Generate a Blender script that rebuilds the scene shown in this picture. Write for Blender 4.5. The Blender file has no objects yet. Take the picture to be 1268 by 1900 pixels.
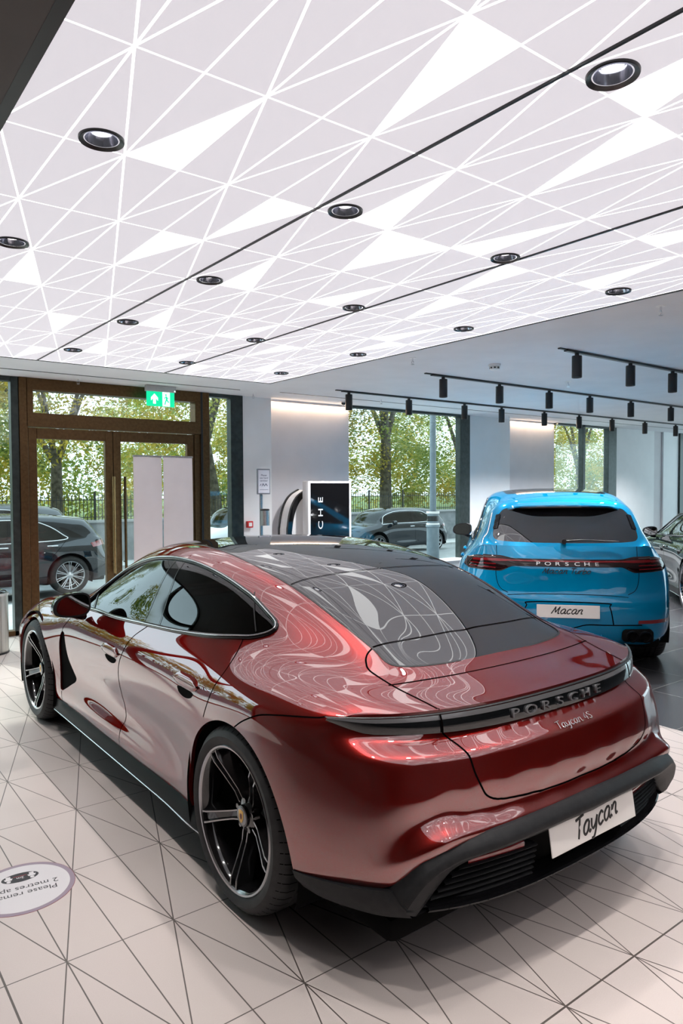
import bpy, bmesh, math, random
import numpy as np
from mathutils import Vector, Matrix
from mathutils.bvhtree import BVHTree

SC = bpy.context.scene
COL = SC.collection
PI = math.pi

# ---------------------------------------------------------------- camera
YAW, PITCH, ROLL, EYE = 0.652391, -0.0328888, -0.0047024, 1.624294
FPX = 1324.78
fw = Vector((math.sin(YAW)*math.cos(PITCH), math.cos(YAW)*math.cos(PITCH), math.sin(PITCH)))
rt = Vector((math.cos(YAW), -math.sin(YAW), 0)); up = rt.cross(fw)
cr, sr = math.cos(ROLL), math.sin(ROLL)
rt, up = rt*cr+up*sr, up*cr-rt*sr
cam = bpy.data.cameras.new('camera'); cam.sensor_fit = 'VERTICAL'; cam.sensor_height = 36; cam.lens = FPX/1900*36
cam.clip_start = 0.05; cam.clip_end = 400
camera = bpy.data.objects.new('camera', cam); COL.objects.link(camera)
camera.matrix_world = Matrix(((rt.x, up.x, -fw.x, 0), (rt.y, up.y, -fw.y, 0), (rt.z, up.z, -fw.z, EYE), (0, 0, 0, 1)))
SC.camera = camera

# ---------------------------------------------------------------- exposure, sky, sun
SC.view_settings.view_transform = 'Standard'; SC.view_settings.look = 'None'
SC.view_settings.exposure = 0.0; SC.view_settings.gamma = 1.0; SC.view_settings.use_curve_mapping = False
SKY_COLOR, SKY_STRENGTH = (0.80, 0.93, 1.0), 3.2
world = bpy.data.worlds.new('sky'); SC.world = world; world.use_nodes = True
bgn = world.node_tree.nodes['Background']; bgn.inputs[0].default_value = (*SKY_COLOR, 1); bgn.inputs[1].default_value = SKY_STRENGTH
SUN_STRENGTH = 4.0
sun = bpy.data.lights.new('sun', 'SUN'); sun.energy = SUN_STRENGTH; sun.angle = math.radians(1.5); sun.color = (1.0, .93, .82)
sun_ob = bpy.data.objects.new('sun', sun); COL.objects.link(sun_ob)
sun_ob.rotation_euler = (math.radians(52), 0, math.radians(200))
CEIL_GLOW = 0.66            # luminous ceiling: printed ground / lines and triangles
CEIL_LINE = 2.2
SPOT_W = 62.0               # recessed downlights
TRACK_W = 200.0

# ---------------------------------------------------------------- materials
def mat(name, col=(.8, .8, .8), rough=.5, metal=0.0, coat=0.0, coat_rough=.03, coat_ior=1.5, emit=None, es=1.0, ior=1.5, spec=.5, alpha=1.0, trans=0.0):
    m = bpy.data.materials.new(name); m.use_nodes = True
    b = m.node_tree.nodes['Principled BSDF']; i = b.inputs
    i['Base Color'].default_value = (*col, 1); i['Roughness'].default_value = rough; i['Metallic'].default_value = metal
    i['Coat Weight'].default_value = coat; i['Coat Roughness'].default_value = coat_rough; i['Coat IOR'].default_value = coat_ior
    i['IOR'].default_value = ior; i['Specular IOR Level'].default_value = spec; i['Transmission Weight'].default_value = trans
    if emit: i['Emission Color'].default_value = (*emit, 1); i['Emission Strength'].default_value = es
    return m

def nodes(m):
    nt = m.node_tree; return nt, nt.nodes['Principled BSDF']

def noise_tint(m, a, b, scale=8.0, detail=4.0, lo=.35, hi=.65, rough=None, bump=0.0, bscale=None):
    """procedural variation between two colours (and roughness / bump)"""
    nt, p = nodes(m); N, Lk = nt.nodes.new, nt.links.new
    tc = N('ShaderNodeTexCoord'); nz = N('ShaderNodeTexNoise'); nz.inputs['Scale'].default_value = scale; nz.inputs['Detail'].default_value = detail
    Lk(tc.outputs['Object'], nz.inputs['Vector'])
    r = N('ShaderNodeValToRGB'); r.color_ramp.elements[0].position = lo; r.color_ramp.elements[1].position = hi
    r.color_ramp.elements[0].color = (*a, 1); r.color_ramp.elements[1].color = (*b, 1)
    Lk(nz.outputs[0], r.inputs[0]); Lk(r.outputs[0], p.inputs['Base Color'])
    if rough:
        mr = N('ShaderNodeMapRange'); mr.inputs[3].default_value, mr.inputs[4].default_value = rough
        Lk(nz.outputs[0], mr.inputs[0]); Lk(mr.outputs[0], p.inputs['Roughness'])
    if bump:
        n2 = N('ShaderNodeTexNoise'); n2.inputs['Scale'].default_value = bscale or scale*8; Lk(tc.outputs['Object'], n2.inputs['Vector'])
        bp = N('ShaderNodeBump'); bp.inputs['Strength'].default_value = bump; bp.inputs['Distance'].default_value = .01
        Lk(n2.outputs[0], bp.inputs['Height']); Lk(bp.outputs[0], p.inputs['Normal'])
    return m

def car_paint(name, base, metal=.55, rough=.34, flake=.12, ior=1.7):
    m = mat(name, base, rough, metal, coat=1.0, coat_rough=.004, coat_ior=ior, spec=.0)
    nt, p = nodes(m); N, Lk = nt.nodes.new, nt.links.new
    p.inputs['Specular Tint'].default_value = (*[min(1, c*1.5+.01) for c in base], 1)
    tc = N('ShaderNodeTexCoord'); vo = N('ShaderNodeTexVoronoi'); vo.inputs['Scale'].default_value = 900
    Lk(tc.outputs['Object'], vo.inputs['Vector'])
    mx = N('ShaderNodeMix'); mx.data_type = 'RGBA'; mx.inputs[6].default_value = (*[c*(1-flake) for c in base], 1)
    mx.inputs[7].default_value = (*[min(1, c*(1+flake*2)) for c in base], 1)
    Lk(vo.outputs['Distance'], mx.inputs[0]); Lk(mx.outputs[2], p.inputs['Base Color'])
    return m

def glass_mat(name, tint=(1, 1, 1), refl=.08, thru=1.0, rough=0.0):
    """flat window pane: clear transmission with a fresnel reflection."""
    m = bpy.data.materials.new(name); m.use_nodes = True; nt = m.node_tree; nt.nodes.clear(); N, Lk = nt.nodes.new, nt.links.new
    out = N('ShaderNodeOutputMaterial'); mx = N('ShaderNodeMixShader'); tr = N('ShaderNodeBsdfTransparent'); gl = N('ShaderNodeBsdfGlossy')
    lw = N('ShaderNodeLayerWeight'); lw.inputs[0].default_value = .5
    fr = N('ShaderNodeMath'); fr.operation = 'POWER'; fr.inputs[1].default_value = 4.5; Lk(lw.outputs['Facing'], fr.inputs[0])
    tr.inputs[0].default_value = (*[t*thru for t in tint], 1); gl.inputs['Roughness'].default_value = rough
    ml = N('ShaderNodeMath'); ml.operation = 'MULTIPLY_ADD'; ml.inputs[1].default_value = .9; ml.inputs[2].default_value = refl
    Lk(fr.outputs[0], ml.inputs[0]); Lk(ml.outputs[0], mx.inputs[0]); Lk(tr.outputs[0], mx.inputs[1]); Lk(gl.outputs[0], mx.inputs[2]); Lk(mx.outputs[0], out.inputs[0])
    return m

# ---------------------------------------------------------------- object helpers
def tag(o, label=None, cat=None, group=None, kind=None):
    if label: o['label'] = label
    if cat: o['category'] = cat
    if group: o['group'] = group
    if kind: o['kind'] = kind
    return o

def thing(name, label, cat, loc=(0, 0, 0), rz=0.0, group=None):
    o = bpy.data.objects.new(name, None); COL.objects.link(o); o.empty_display_size = .1
    o.location = loc; o.rotation_euler = (0, 0, rz)
    return tag(o, label, cat, group)

def copy_tree(o, parent=None):
    c = o.copy(); COL.objects.link(c)
    if parent: c.parent = parent
    for ch in o.children: copy_tree(ch, c)
    return c

class MB:
    """collects simple shapes and links them as ONE mesh object"""
    def __init__(s): s.bm = bmesh.new()
    def _x(s, vs, M):
        if M is not None: bmesh.ops.transform(s.bm, matrix=M, verts=vs)
        return vs
    def box(s, lo, hi, bev=0.0, seg=2, M=None):
        lo, hi = Vector(lo), Vector(hi); c = (lo+hi)/2; d = hi-lo
        r = bmesh.ops.create_cube(s.bm, size=1.0, matrix=Matrix.Translation(c) @ Matrix.Diagonal((*d, 1)))
        vs = r['verts']
        if bev:
            es = list({e for v in vs for e in v.link_edges})
            g = bmesh.ops.bevel(s.bm, geom=es, offset=bev, segments=seg, affect='EDGES', profile=.5)
            vs = list({v for f in g['faces'] for v in f.verts} | {v for v in vs if v.is_valid})
        s._x(vs, M); return s
    def cyl(s, a, b, r, r2=None, n=24, caps=True, M=None):
        a, b = Vector(a), Vector(b); d = b-a
        q = Vector((0, 0, 1)).rotation_difference(d.normalized()).to_matrix().to_4x4()
        g = bmesh.ops.create_cone(s.bm, cap_ends=caps, segments=n, radius1=r, radius2=r if r2 is None else r2, depth=d.length, matrix=Matrix.Translation((a+b)/2) @ q)
        s._x(g['verts'], M); return s
    def ball(s, c, r, u=16, v=10, sc=(1, 1, 1), M=None):
        g = bmesh.ops.create_uvsphere(s.bm, u_segments=u, v_segments=v, radius=r, matrix=Matrix.Translation(c) @ Matrix.Diagonal((*sc, 1)))
        s._x(g['verts'], M); return s
    def tube(s, pts, r, n=8, closed=False, caps=True):
        P = [Vector(p) for p in pts]; m = len(P); rings = []; R = r if isinstance(r, (list, tuple)) else [r]*m
        nrm = None
        for i, p in enumerate(P):
            t = (P[(i+1) % m]-P[i-1]) if closed else (P[min(i+1, m-1)]-P[max(i-1, 0)])
            t.normalize()
            if nrm is None: nrm = t.orthogonal().normalized()
            else: nrm = (nrm-t*nrm.dot(t)).normalized()
            bn = t.cross(nrm)
            rings.append([s.bm.verts.new(p+(nrm*math.cos(2*PI*k/n)+bn*math.sin(2*PI*k/n))*R[i]) for k in range(n)])
        for i in range(m if closed else m-1):
            A, Bq = rings[i], rings[(i+1) % m]
            for k in range(n): s.bm.faces.new((A[k], A[(k+1) % n], Bq[(k+1) % n], Bq[k]))
        if caps and not closed:
            s.bm.faces.new(rings[0][::-1]); s.bm.faces.new(rings[-1])
        return s
    def poly(s, pts):
        s.bm.faces.new([s.bm.verts.new(p) for p in pts]); return s
    def prism(s, pts, vec):
        """closed prism from a planar outline pushed along vec"""
        v = Vector(vec); A = [s.bm.verts.new(p) for p in pts]; Bq = [s.bm.verts.new(Vector(p)+v) for p in pts]; n = len(A)
        s.bm.faces.new(A[::-1]); s.bm.faces.new(Bq)
        for i in range(n): s.bm.faces.new((A[i], A[(i+1) % n], Bq[(i+1) % n], Bq[i]))
        return s
    def lathe(s, prof, n=48, axis='Y', center=(0, 0, 0), closed=False):
        """profile of (radius, along-axis) turned about an axis through center"""
        rings = []
        for r, h in prof:
            ring = []
            for k in range(n):
                a = 2*PI*k/n; c, d = math.cos(a)*r, math.sin(a)*r
                p = {'Y': (c, h, d), 'Z': (c, d, h), 'X': (h, c, d)}[axis]
                ring.append(s.bm.verts.new(Vector(center)+Vector(p)))
            rings.append(ring)
        for i in range(len(rings)-(0 if closed else 1)):
            A, Bq = rings[i], rings[(i+1) % len(rings)]
            for k in range(n): s.bm.faces.new((A[k], A[(k+1) % n], Bq[(k+1) % n], Bq[k]))
        return s
    def grid(s, rows):
        R = [[s.bm.verts.new(p) for p in r] for r in rows]
        for i in range(len(R)-1):
            for k in range(len(R[0])-1): s.bm.faces.new((R[i][k], R[i][k+1], R[i+1][k+1], R[i+1][k]))
        return s
    def build(s, name, m, parent=None, smooth=40, loc=None, recalc=True):
        if recalc: bmesh.ops.recalc_face_normals(s.bm, faces=s.bm.faces)
        if smooth:
            lim = math.radians(smooth)
            for f in s.bm.faces: f.smooth = True
            for e in s.bm.edges:
                if len(e.link_faces) == 2 and e.calc_face_angle(0) > lim: e.smooth = False
        me = bpy.data.meshes.new(name); s.bm.to_mesh(me); s.bm.free(); me.materials.append(m)
        o = bpy.data.objects.new(name, me); COL.objects.link(o)
        if parent: o.parent = parent
        if loc: o.location = loc
        return o

def text_mesh(s, size=.1, extrude=.002, shear=0.0, space=1.0, bold=0.0):
    """letters as a mesh from the built-in font: x along the line, y up, centred."""
    c = bpy.data.curves.new('letters', 'FONT'); c.body = s; c.size = size; c.extrude = extrude; c.align_x = 'CENTER'; c.align_y = 'CENTER'; c.shear = shear; c.space_character = space; c.offset = bold
    o = bpy.data.objects.new('letters', c); COL.objects.link(o)
    dg = bpy.context.evaluated_depsgraph_get(); me = bpy.data.meshes.new_from_object(o.evaluated_get(dg))
    bpy.data.objects.remove(o); bpy.data.curves.remove(c)
    return me

def text_obj(name, s, m, parent, M, size=.1, extrude=.002, shear=0.0, space=1.0, sx=1.0, bold=0.0):
    me = text_mesh(s, size, extrude, shear, space, bold); me.transform(Matrix.Diagonal((sx, 1, 1, 1))); me.transform(M); me.materials.append(m)
    o = bpy.data.objects.new(name, me); COL.objects.link(o)
    if parent: o.parent = parent
    return o

def frame(o, x, y):
    """matrix with local x -> x, local y -> y at origin o"""
    x = Vector(x).normalized(); y = Vector(y); y = (y-x*y.dot(x)).normalized(); z = x.cross(y)
    return Matrix(((x.x, y.x, z.x, o[0]), (x.y, y.y, z.y, o[1]), (x.z, y.z, z.z, o[2]), (0, 0, 0, 1)))
# ---------------------------------------------------------------- room shell
HC = 2.88; YW = 8.55; XL, XR, YB = -3.6, 18.0, -5.5
def lattice(nt, vec, a, b, x0, y0, w):
    """mask of the triangular line pattern (rows, columns, two diagonals) in the xy of vec"""
    N, Lk = nt.nodes.new, nt.links.new
    def M(op, x, y=None, z=None):
        n = N('ShaderNodeMath'); n.operation = op
        for k, v in enumerate((x, y, z)):
            if v is None: continue
            if isinstance(v, (int, float)): n.inputs[k].default_value = v
            else: Lk(v, n.inputs[k])
        return n.outputs[0]
    sp = N('ShaderNodeSeparateXYZ'); Lk(vec, sp.inputs[0])
    p = M('DIVIDE', M('SUBTRACT', sp.outputs[0], x0), a); q = M('DIVIDE', M('SUBTRACT', sp.outputs[1], y0), b)
    c = math.cos(math.atan(a/(2*b)))
    h = M('MULTIPLY', q, .5)
    ds = []
    for t, per in ((q, b), (M('MULTIPLY', p, 2), a/2), (M('SUBTRACT', p, h), a*c), (M('ADD', p, h), a*c)):
        ds.append(M('MULTIPLY', M('ABSOLUTE', M('SUBTRACT', t, M('ROUND', t))), per))
    d = M('MINIMUM', M('MINIMUM', ds[0], ds[1]), M('MINIMUM', ds[2], ds[3]))
    return M('LESS_THAN', d, w/2), sp, M

def mixc(nt, fac, a, b):
    m = nt.nodes.new('ShaderNodeMix'); m.data_type = 'RGBA'; nt.links.new(fac, m.inputs[0])
    for k, v in ((6, a), (7, b)):
        if isinstance(v, tuple): m.inputs[k].default_value = (*v, 1)
        else: nt.links.new(v, m.inputs[k])
    return m.outputs[2]

FA, FB, FX, FY = .392, .5887, 1.291, 1.902          # floor pattern
CA, CB, CX0, CY0 = .4372, .6635, 1.0125, 1.333      # ceiling pattern

def floor_mat():
    m = mat('pale_tile', (.62, .55, .52), .34); nt, p = nodes(m); N, Lk = nt.nodes.new, nt.links.new
    g = N('ShaderNodeNewGeometry')
    mask, sp, M = lattice(nt, g.outputs['Position'], FA, FB, FX, FY, .0046)
    dx = M('ABSOLUTE', M('SUBTRACT', sp.outputs[0], .507)); tx = M('LESS_THAN', M('ABSOLUTE', M('SUBTRACT', M('DIVIDE', dx, 2.352), M('ROUND', M('DIVIDE', dx, 2.352)))), .0035/2.352)
    dy = M('SUBTRACT', sp.outputs[1], 1.313); ty = M('LESS_THAN', M('ABSOLUTE', M('SUBTRACT', M('DIVIDE', dy, 3.532), M('ROUND', M('DIVIDE', dy, 3.532)))), .0035/3.532)
    mk = M('MAXIMUM', mask, M('MAXIMUM', tx, ty))
    nz = N('ShaderNodeTexNoise'); nz.inputs['Scale'].default_value = 320; nz.inputs['Detail'].default_value = 2; Lk(g.outputs['Position'], nz.inputs['Vector'])
    n2 = N('ShaderNodeTexNoise'); n2.inputs['Scale'].default_value = 1.3; n2.inputs['Detail'].default_value = 3; Lk(g.outputs['Position'], n2.inputs['Vector'])
    base = mixc(nt, nz.outputs[0], (.55, .485, .46), (.64, .57, .54))
    base = mixc(nt, M('MULTIPLY', n2.outputs[0], .35), base, (.53, .465, .44))
    col = mixc(nt, mk, base, (.10, .083, .075))
    Lk(col, p.inputs['Base Color'])
    Lk(M('ADD', M('MULTIPLY', n2.outputs[0], .12), .27), p.inputs['Roughness'])
    return m
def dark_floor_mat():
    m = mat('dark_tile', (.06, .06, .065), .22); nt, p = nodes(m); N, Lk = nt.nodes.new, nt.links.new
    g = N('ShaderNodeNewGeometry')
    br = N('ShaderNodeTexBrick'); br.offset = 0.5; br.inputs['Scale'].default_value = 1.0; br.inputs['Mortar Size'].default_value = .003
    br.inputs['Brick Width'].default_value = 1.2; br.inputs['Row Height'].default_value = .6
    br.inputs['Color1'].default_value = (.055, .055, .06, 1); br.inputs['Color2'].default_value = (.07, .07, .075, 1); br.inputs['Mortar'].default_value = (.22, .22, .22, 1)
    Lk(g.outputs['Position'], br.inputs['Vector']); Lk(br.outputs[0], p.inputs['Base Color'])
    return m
def glow_mat(name, lined, es):
    m = mat(name, (.35, .34, .36), .55); nt, p = nodes(m); N, Lk = nt.nodes.new, nt.links.new
    if lined:
        g = N('ShaderNodeNewGeometry'); mask, sp, M = lattice(nt, g.outputs['Position'], CA, CB, CX0, CY0, .0085)
        Lk(mixc(nt, mask, (.93, .89, .95), (1, 1, 1)), p.inputs['Emission Color'])
        Lk(M('ADD', M('MULTIPLY', mask, CEIL_LINE-CEIL_GLOW), CEIL_GLOW), p.inputs['Emission Strength'])
    else:
        p.inputs['Emission Color'].default_value = (1, 1, 1, 1); p.inputs['Emission Strength'].default_value = es
    return m

M_FLOOR = floor_mat(); M_DFLOOR = dark_floor_mat()
M_CEIL = noise_tint(mat('ceiling_white', (.78, .78, .80), .7), (.76, .76, .78), (.80, .80, .82), 3)
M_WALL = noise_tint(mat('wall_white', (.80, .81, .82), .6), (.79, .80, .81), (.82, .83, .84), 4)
M_PANEL = noise_tint(mat('wall_shade_grey', (.62, .60, .62), .6), (.61, .59, .61), (.64, .62, .64), 4)  # darker copy of the wall white; its dimmer lighting is put into the colour
M_DWALL = noise_tint(mat('wall_dark', (.10, .09, .085), .5), (.09, .08, .075), (.12, .11, .10), 3)
M_BLACK = mat('black_satin', (.012, .012, .013), .35)
M_BLACKG = mat('black_gloss', (.006, .006, .007), .06)
M_BRONZE = noise_tint(mat('bronze_frame', (.13, .072, .03), .35, .75), (.10, .055, .022), (.135, .077, .033), 30, rough=(.3, .45))
M_STEEL_D = noise_tint(mat('grey_green_frame', (.055, .07, .068), .38, .5), (.030, .040, .038), (.048, .060, .058), 14, rough=(.3, .45))
M_CHROME = mat('chrome', (.8, .8, .82), .12, 1.0)
M_STEEL = noise_tint(mat('brushed_steel', (.55, .54, .53), .32, 1.0), (.5, .49, .48), (.62, .61, .6), 60, rough=(.25, .42))
M_WHITE = mat('white_satin', (.85, .85, .85), .4)
M_GLASS = glass_mat('window_glass', (.90, .97, .98), .05)

def struct(name, mb, m, smooth=30, parent=None):
    o = mb.build(name, m, parent, smooth)
    if parent is None: tag(o, kind='structure')
    return o

XD = 4.645                                   # edge between the pale and the dark tiles
struct('floor', MB().box((XL, YB, -.12), (XD, YW+.12, 0)), M_FLOOR)
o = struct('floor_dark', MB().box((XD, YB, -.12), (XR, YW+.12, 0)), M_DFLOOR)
struct('wall_left', MB().box((XL-.2, YB-.2, -.12), (XL, YW+.2, HC+.1)), M_DWALL)
struct('wall_back', MB().box((XL-.2, YB-.2, -.12), (XR+.2, YB, HC+.1)), noise_tint(mat('wall_charcoal', (.03, .03, .03), .6), (.025, .025, .025), (.035, .034, .034), 3))
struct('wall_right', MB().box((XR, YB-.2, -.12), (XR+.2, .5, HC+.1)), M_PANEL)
o = struct('wall_facade', MB().box((-30, YW-.1, HC+.15), (50, YW+.35, 15)), noise_tint(mat('facade_stone', (.30, .28, .25), .8), (.26, .24, .21), (.34, .32, .29), 2))
struct('wall_facade_side', MB().box((-30, YW, -.6), (XL-.2, YW+.35, HC+.15)), bpy.data.materials['facade_stone'])
# ceiling: plain board round the luminous field
LX0, LX1, LY1 = .587, 4.52, 7.31
struct('ceiling', MB().box((LX1+.012, YB, HC), (XR, YW+.2, HC+.15)), M_CEIL)
struct('ceiling_front', MB().box((LX0, LY1+.012, HC), (LX1+.012, YW+.2, HC+.15)), M_CEIL)
struct('ceiling_dark', MB().box((XL, YB, HC-.005), (LX0-.03, YW+.2, HC+.15)), noise_tint(mat('dark_soffit', (.075, .062, .058), .6), (.07, .058, .054), (.085, .07, .065), 3))
DLX, DLA, DLY, DLB = .9018, 1.1056, 1.256, 1.3328
SEAM = [LX0, 1.885, 3.19, LX1]
TR = [((2,0),(3,0),(3,1)), ((1,1),(1,2),(0,2)), ((6,0),(7,0),(7,1)), ((5,1),(5,2),(6,2)), ((6,2),(8,2),(7,3)), ((2,3),(3,3),(2,4)), ((3,2),(4,2),(3,3)),
      ((0,4),(1,5),(0,5)), ((8,2),(9,1),(9,2)), ((10,2),(11,2),(11,3)), ((5,3),(6,4),(5,4)), ((5,5),(6,6),(5,6)), ((2,6),(3,6),(3,7)), ((5,7),(6,8),(5,8)),
      ((3,8),(4,8),(3,9)), ((8,6),(9,5),(9,6)), ((8,8),(9,7),(9,8)), ((8,4),(9,3),(9,4)), ((11,6),(12,6),(11,7)), ((13,8),(13,7),(14,8)), ((10,8),(11,8),(11,9)),
      ((12,4),(11,3),(12,3)), ((13,5),(14,4),(14,5)), ((14,5),(15,5),(14,6)), ((13,2),(13,1),(14,2)), ((11,1),(12,0),(12,1))]
TR += [tuple((h, q-8) for h, q in t) for t in TR if max(q for h, q in t) <= 8]
M_GLOW = glow_mat('luminous_print', True, 0); M_GLOW2 = glow_mat('luminous_triangle', False, CEIL_LINE)
where = ['over the left flank of the red car', 'over the middle of the red car', 'along the plain white ceiling']
for k in range(3):
    x0, x1 = SEAM[k]+.006, SEAM[k+1]-.006
    o = MB().box((x0, YB, HC+.002), (x1, LY1, HC+.05)).build('luminous_panel', M_GLOW, smooth=0)
    cut = MB()
    for i in range(4):
        for j in range(-3, 5):
            x, y = DLX+DLA*i, DLY+DLB*j
            if x0 < x < x1: cut.cyl((x, y, HC-.05), (x, y, HC+.1), .0585, n=40)
    cut = cut.build('cutter', M_GLOW, smooth=0)
    md = o.modifiers.new('holes', 'BOOLEAN'); md.operation = 'DIFFERENCE'; md.object = cut; md.solver = 'EXACT'
    me = bpy.data.meshes.new_from_object(o.evaluated_get(bpy.context.evaluated_depsgraph_get())); o.modifiers.clear(); o.data = me
    bpy.data.objects.remove(cut)
    tag(o, 'luminous ceiling panel printed with white triangles, '+where[k], 'ceiling light', 'luminous printed ceiling panels')
    for tri_ in TR:
        P = [(CX0+h*CA/2, CY0+q*CB) for h, q in tri_]
        cx_ = sum(p[0] for p in P)/3
        if not (x0 <= cx_ < x1): continue
        P = [(min(max(px, x0), x1), py) for px, py in P]
        MB().prism([(px, py, HC+.002) for px, py in P], (0, 0, -.0012)).build('lit_triangle', M_GLOW2, o, 0)
for k in range(4):
    w = .016 if k == 0 else .006
    struct('trim_%d' % (k+1), MB().box((SEAM[k]-w-(.014 if k == 0 else 0), YB, HC-.006), (SEAM[k]+w*.6, LY1, HC+.05)), M_BLACK)
struct('trim_5', MB().box((LX0, LY1, HC-.004), (LX1+.012, LY1+.012, HC+.05)), M_BLACK)

# recessed downlights
M_LENS = mat('lamp_lens', (.9, .92, 1), .08, emit=(1, .97, .95), es=2.5)
M_BAFF = mat('lamp_reflector', (.55, .58, .68), .12, .9)
def downlight(x, y, label):
    t = thing('downlight', label, 'downlight', (x, y, HC), group='black rimmed downlights in the luminous ceiling')
    MB().lathe([(.062, .0), (.078, -.008), (.080, -.004), (.080, .004), (.058, .004)], 40, 'Z').build('rim', M_BLACK, t, 30)
    MB().lathe([(.0575, -.001), (.052, .02), (.044, .035), (.0005, .037)], 32, 'Z').build('reflector', M_BAFF, t, 50)
    MB().lathe([(.036, .030), (.030, .022), (.015, .017), (.0005, .016)], 24, 'Z').build('lens', M_LENS, t, 50)
    l = bpy.data.lights.new('beam', 'SPOT'); l.energy = SPOT_W; l.spot_size = math.radians(78); l.spot_blend = .55; l.shadow_soft_size = .03; l.color = (1, .945, .90)
    lo = bpy.data.objects.new('beam', l); COL.objects.link(lo); lo.parent = t; lo.location = (0, 0, -.012)
    return t
dl = None
for i in range(4):
    for j in range(-3, 5):
        x, y = .9018+1.1056*i, 1.256+1.3328*j
        row = ['by the dark soffit', 'just right of the first black seam', 'just right of the second black seam', 'next to the plain white ceiling'][i]
        num = {-3: 'last behind', -2: 'second behind', -1: 'first behind', 0: 'nearest', 1: 'second nearest', 2: 'third nearest', 3: 'fourth nearest', 4: 'farthest'}[j]
        lab = 'black rimmed downlight %s, %s of its row' % (row, num)
        if dl is None: dl = downlight(x, y, lab); continue
        c = copy_tree(dl); c.location = (x, y, HC); c['label'] = lab

# ---------------------------------------------------------------- window wall
def bar(x0, x1, z0, z1, y0=YW-.06, y1=YW+.06, bev=.004): return MB().box((x0, y0, z0), (x1, y1, z1), bev, 1)
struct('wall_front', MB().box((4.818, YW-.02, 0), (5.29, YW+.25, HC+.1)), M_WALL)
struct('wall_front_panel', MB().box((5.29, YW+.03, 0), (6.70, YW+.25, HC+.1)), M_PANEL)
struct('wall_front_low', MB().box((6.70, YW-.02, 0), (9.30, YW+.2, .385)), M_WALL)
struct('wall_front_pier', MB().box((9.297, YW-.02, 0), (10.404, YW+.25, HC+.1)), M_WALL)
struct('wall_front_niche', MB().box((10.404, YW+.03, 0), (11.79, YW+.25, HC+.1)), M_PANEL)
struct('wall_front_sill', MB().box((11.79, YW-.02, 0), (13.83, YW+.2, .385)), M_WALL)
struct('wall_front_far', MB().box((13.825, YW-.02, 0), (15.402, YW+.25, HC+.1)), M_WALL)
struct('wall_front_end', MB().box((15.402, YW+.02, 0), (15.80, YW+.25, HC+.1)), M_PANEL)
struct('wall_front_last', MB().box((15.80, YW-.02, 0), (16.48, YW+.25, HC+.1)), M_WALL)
struct('trim_6', bar(16.48, 18, 0, HC), M_STEEL_D)
struct('trim_7', MB().box((6.62, YW-.10, .385), (9.33, YW+.06, .425), .006, 2), M_WHITE)
struct('trim_8', MB().box((11.72, YW-.10, .385), (13.86, YW+.06, .425), .006, 2), M_WHITE)
# cove lamps washing the shade-toned panels
for x0, x1 in ((5.30, 6.69), (10.42, 11.77)):
    l = bpy.data.lights.new('cove', 'AREA'); l.shape = 'RECTANGLE'; l.size = x1-x0; l.size_y = .02; l.energy = 9.0; l.color = (1, .74, .52)
    lo = bpy.data.objects.new('cove_light', l); COL.objects.link(lo); lo.location = ((x0+x1)/2, YW-.01, HC-.012); lo.rotation_euler = (math.radians(-18), 0, 0)

def window(n, x0, x1, z0, z1, frames, y=YW):
    o = tag(MB().box((x0, y-.006, z0), (x1, y+.006, z1)).build('window_%d' % n, M_GLASS, None, 0), kind='structure')
    for nm, m, (a, b, c, d) in frames:
        f = bar(a, b, c, d).build(nm, m, o, 30)
    return o
H = HC-.002
window(1, -3.55, 1.905, .0, H, [('frame', M_STEEL_D, (1.905, 1.985, 0, H)), ('frame', M_STEEL_D, (-.92, -.84, 0, H)), ('frame', M_STEEL_D, (-3.6, -3.52, 0, H)), ('head', M_STEEL_D, (-3.55, 1.905, H-.05, H)), ('bottom_rail', M_BRONZE, (-3.55, 1.985, 0, .055))])
window(2, 4.31, 4.635, 0, H, [('frame', M_STEEL_D, (4.635, 4.82, 0, H)), ('head', M_STEEL_D, (4.30, 4.64, H-.045, H)), ('bottom_rail', M_STEEL_D, (4.30, 4.64, 0, .05))])
window(3, 6.70, 9.06, .42, H, [('frame', M_STEEL_D, (9.055, 9.297, .42, H)), ('head', M_STEEL_D, (6.70, 9.06, H-.035, H))])
window(4, 11.79, 13.53, .42, H, [('frame', M_STEEL_D, (13.524, 13.825, .42, H)), ('head', M_STEEL_D, (11.79, 13.53, H-.035, H)), ('mullion', M_STEEL_D, (12.62, 12.70, .42, H))])
w5 = tag(MB().box((XR+.05, .5, .05), (XR+.062, YW, H)).build('window_5', M_GLASS, None, 0), kind='structure')
for y in (.55, 3.2, 5.85, 8.45): MB().box((XR, y-.06, 0), (XR+.12, y+.06, H), .004, 1).build('frame', M_STEEL_D, w5, 30)
MB().box((XR, .5, 0), (XR+.12, YW, .08), .004, 1).build('bottom_rail', M_STEEL_D, w5, 30)
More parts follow.
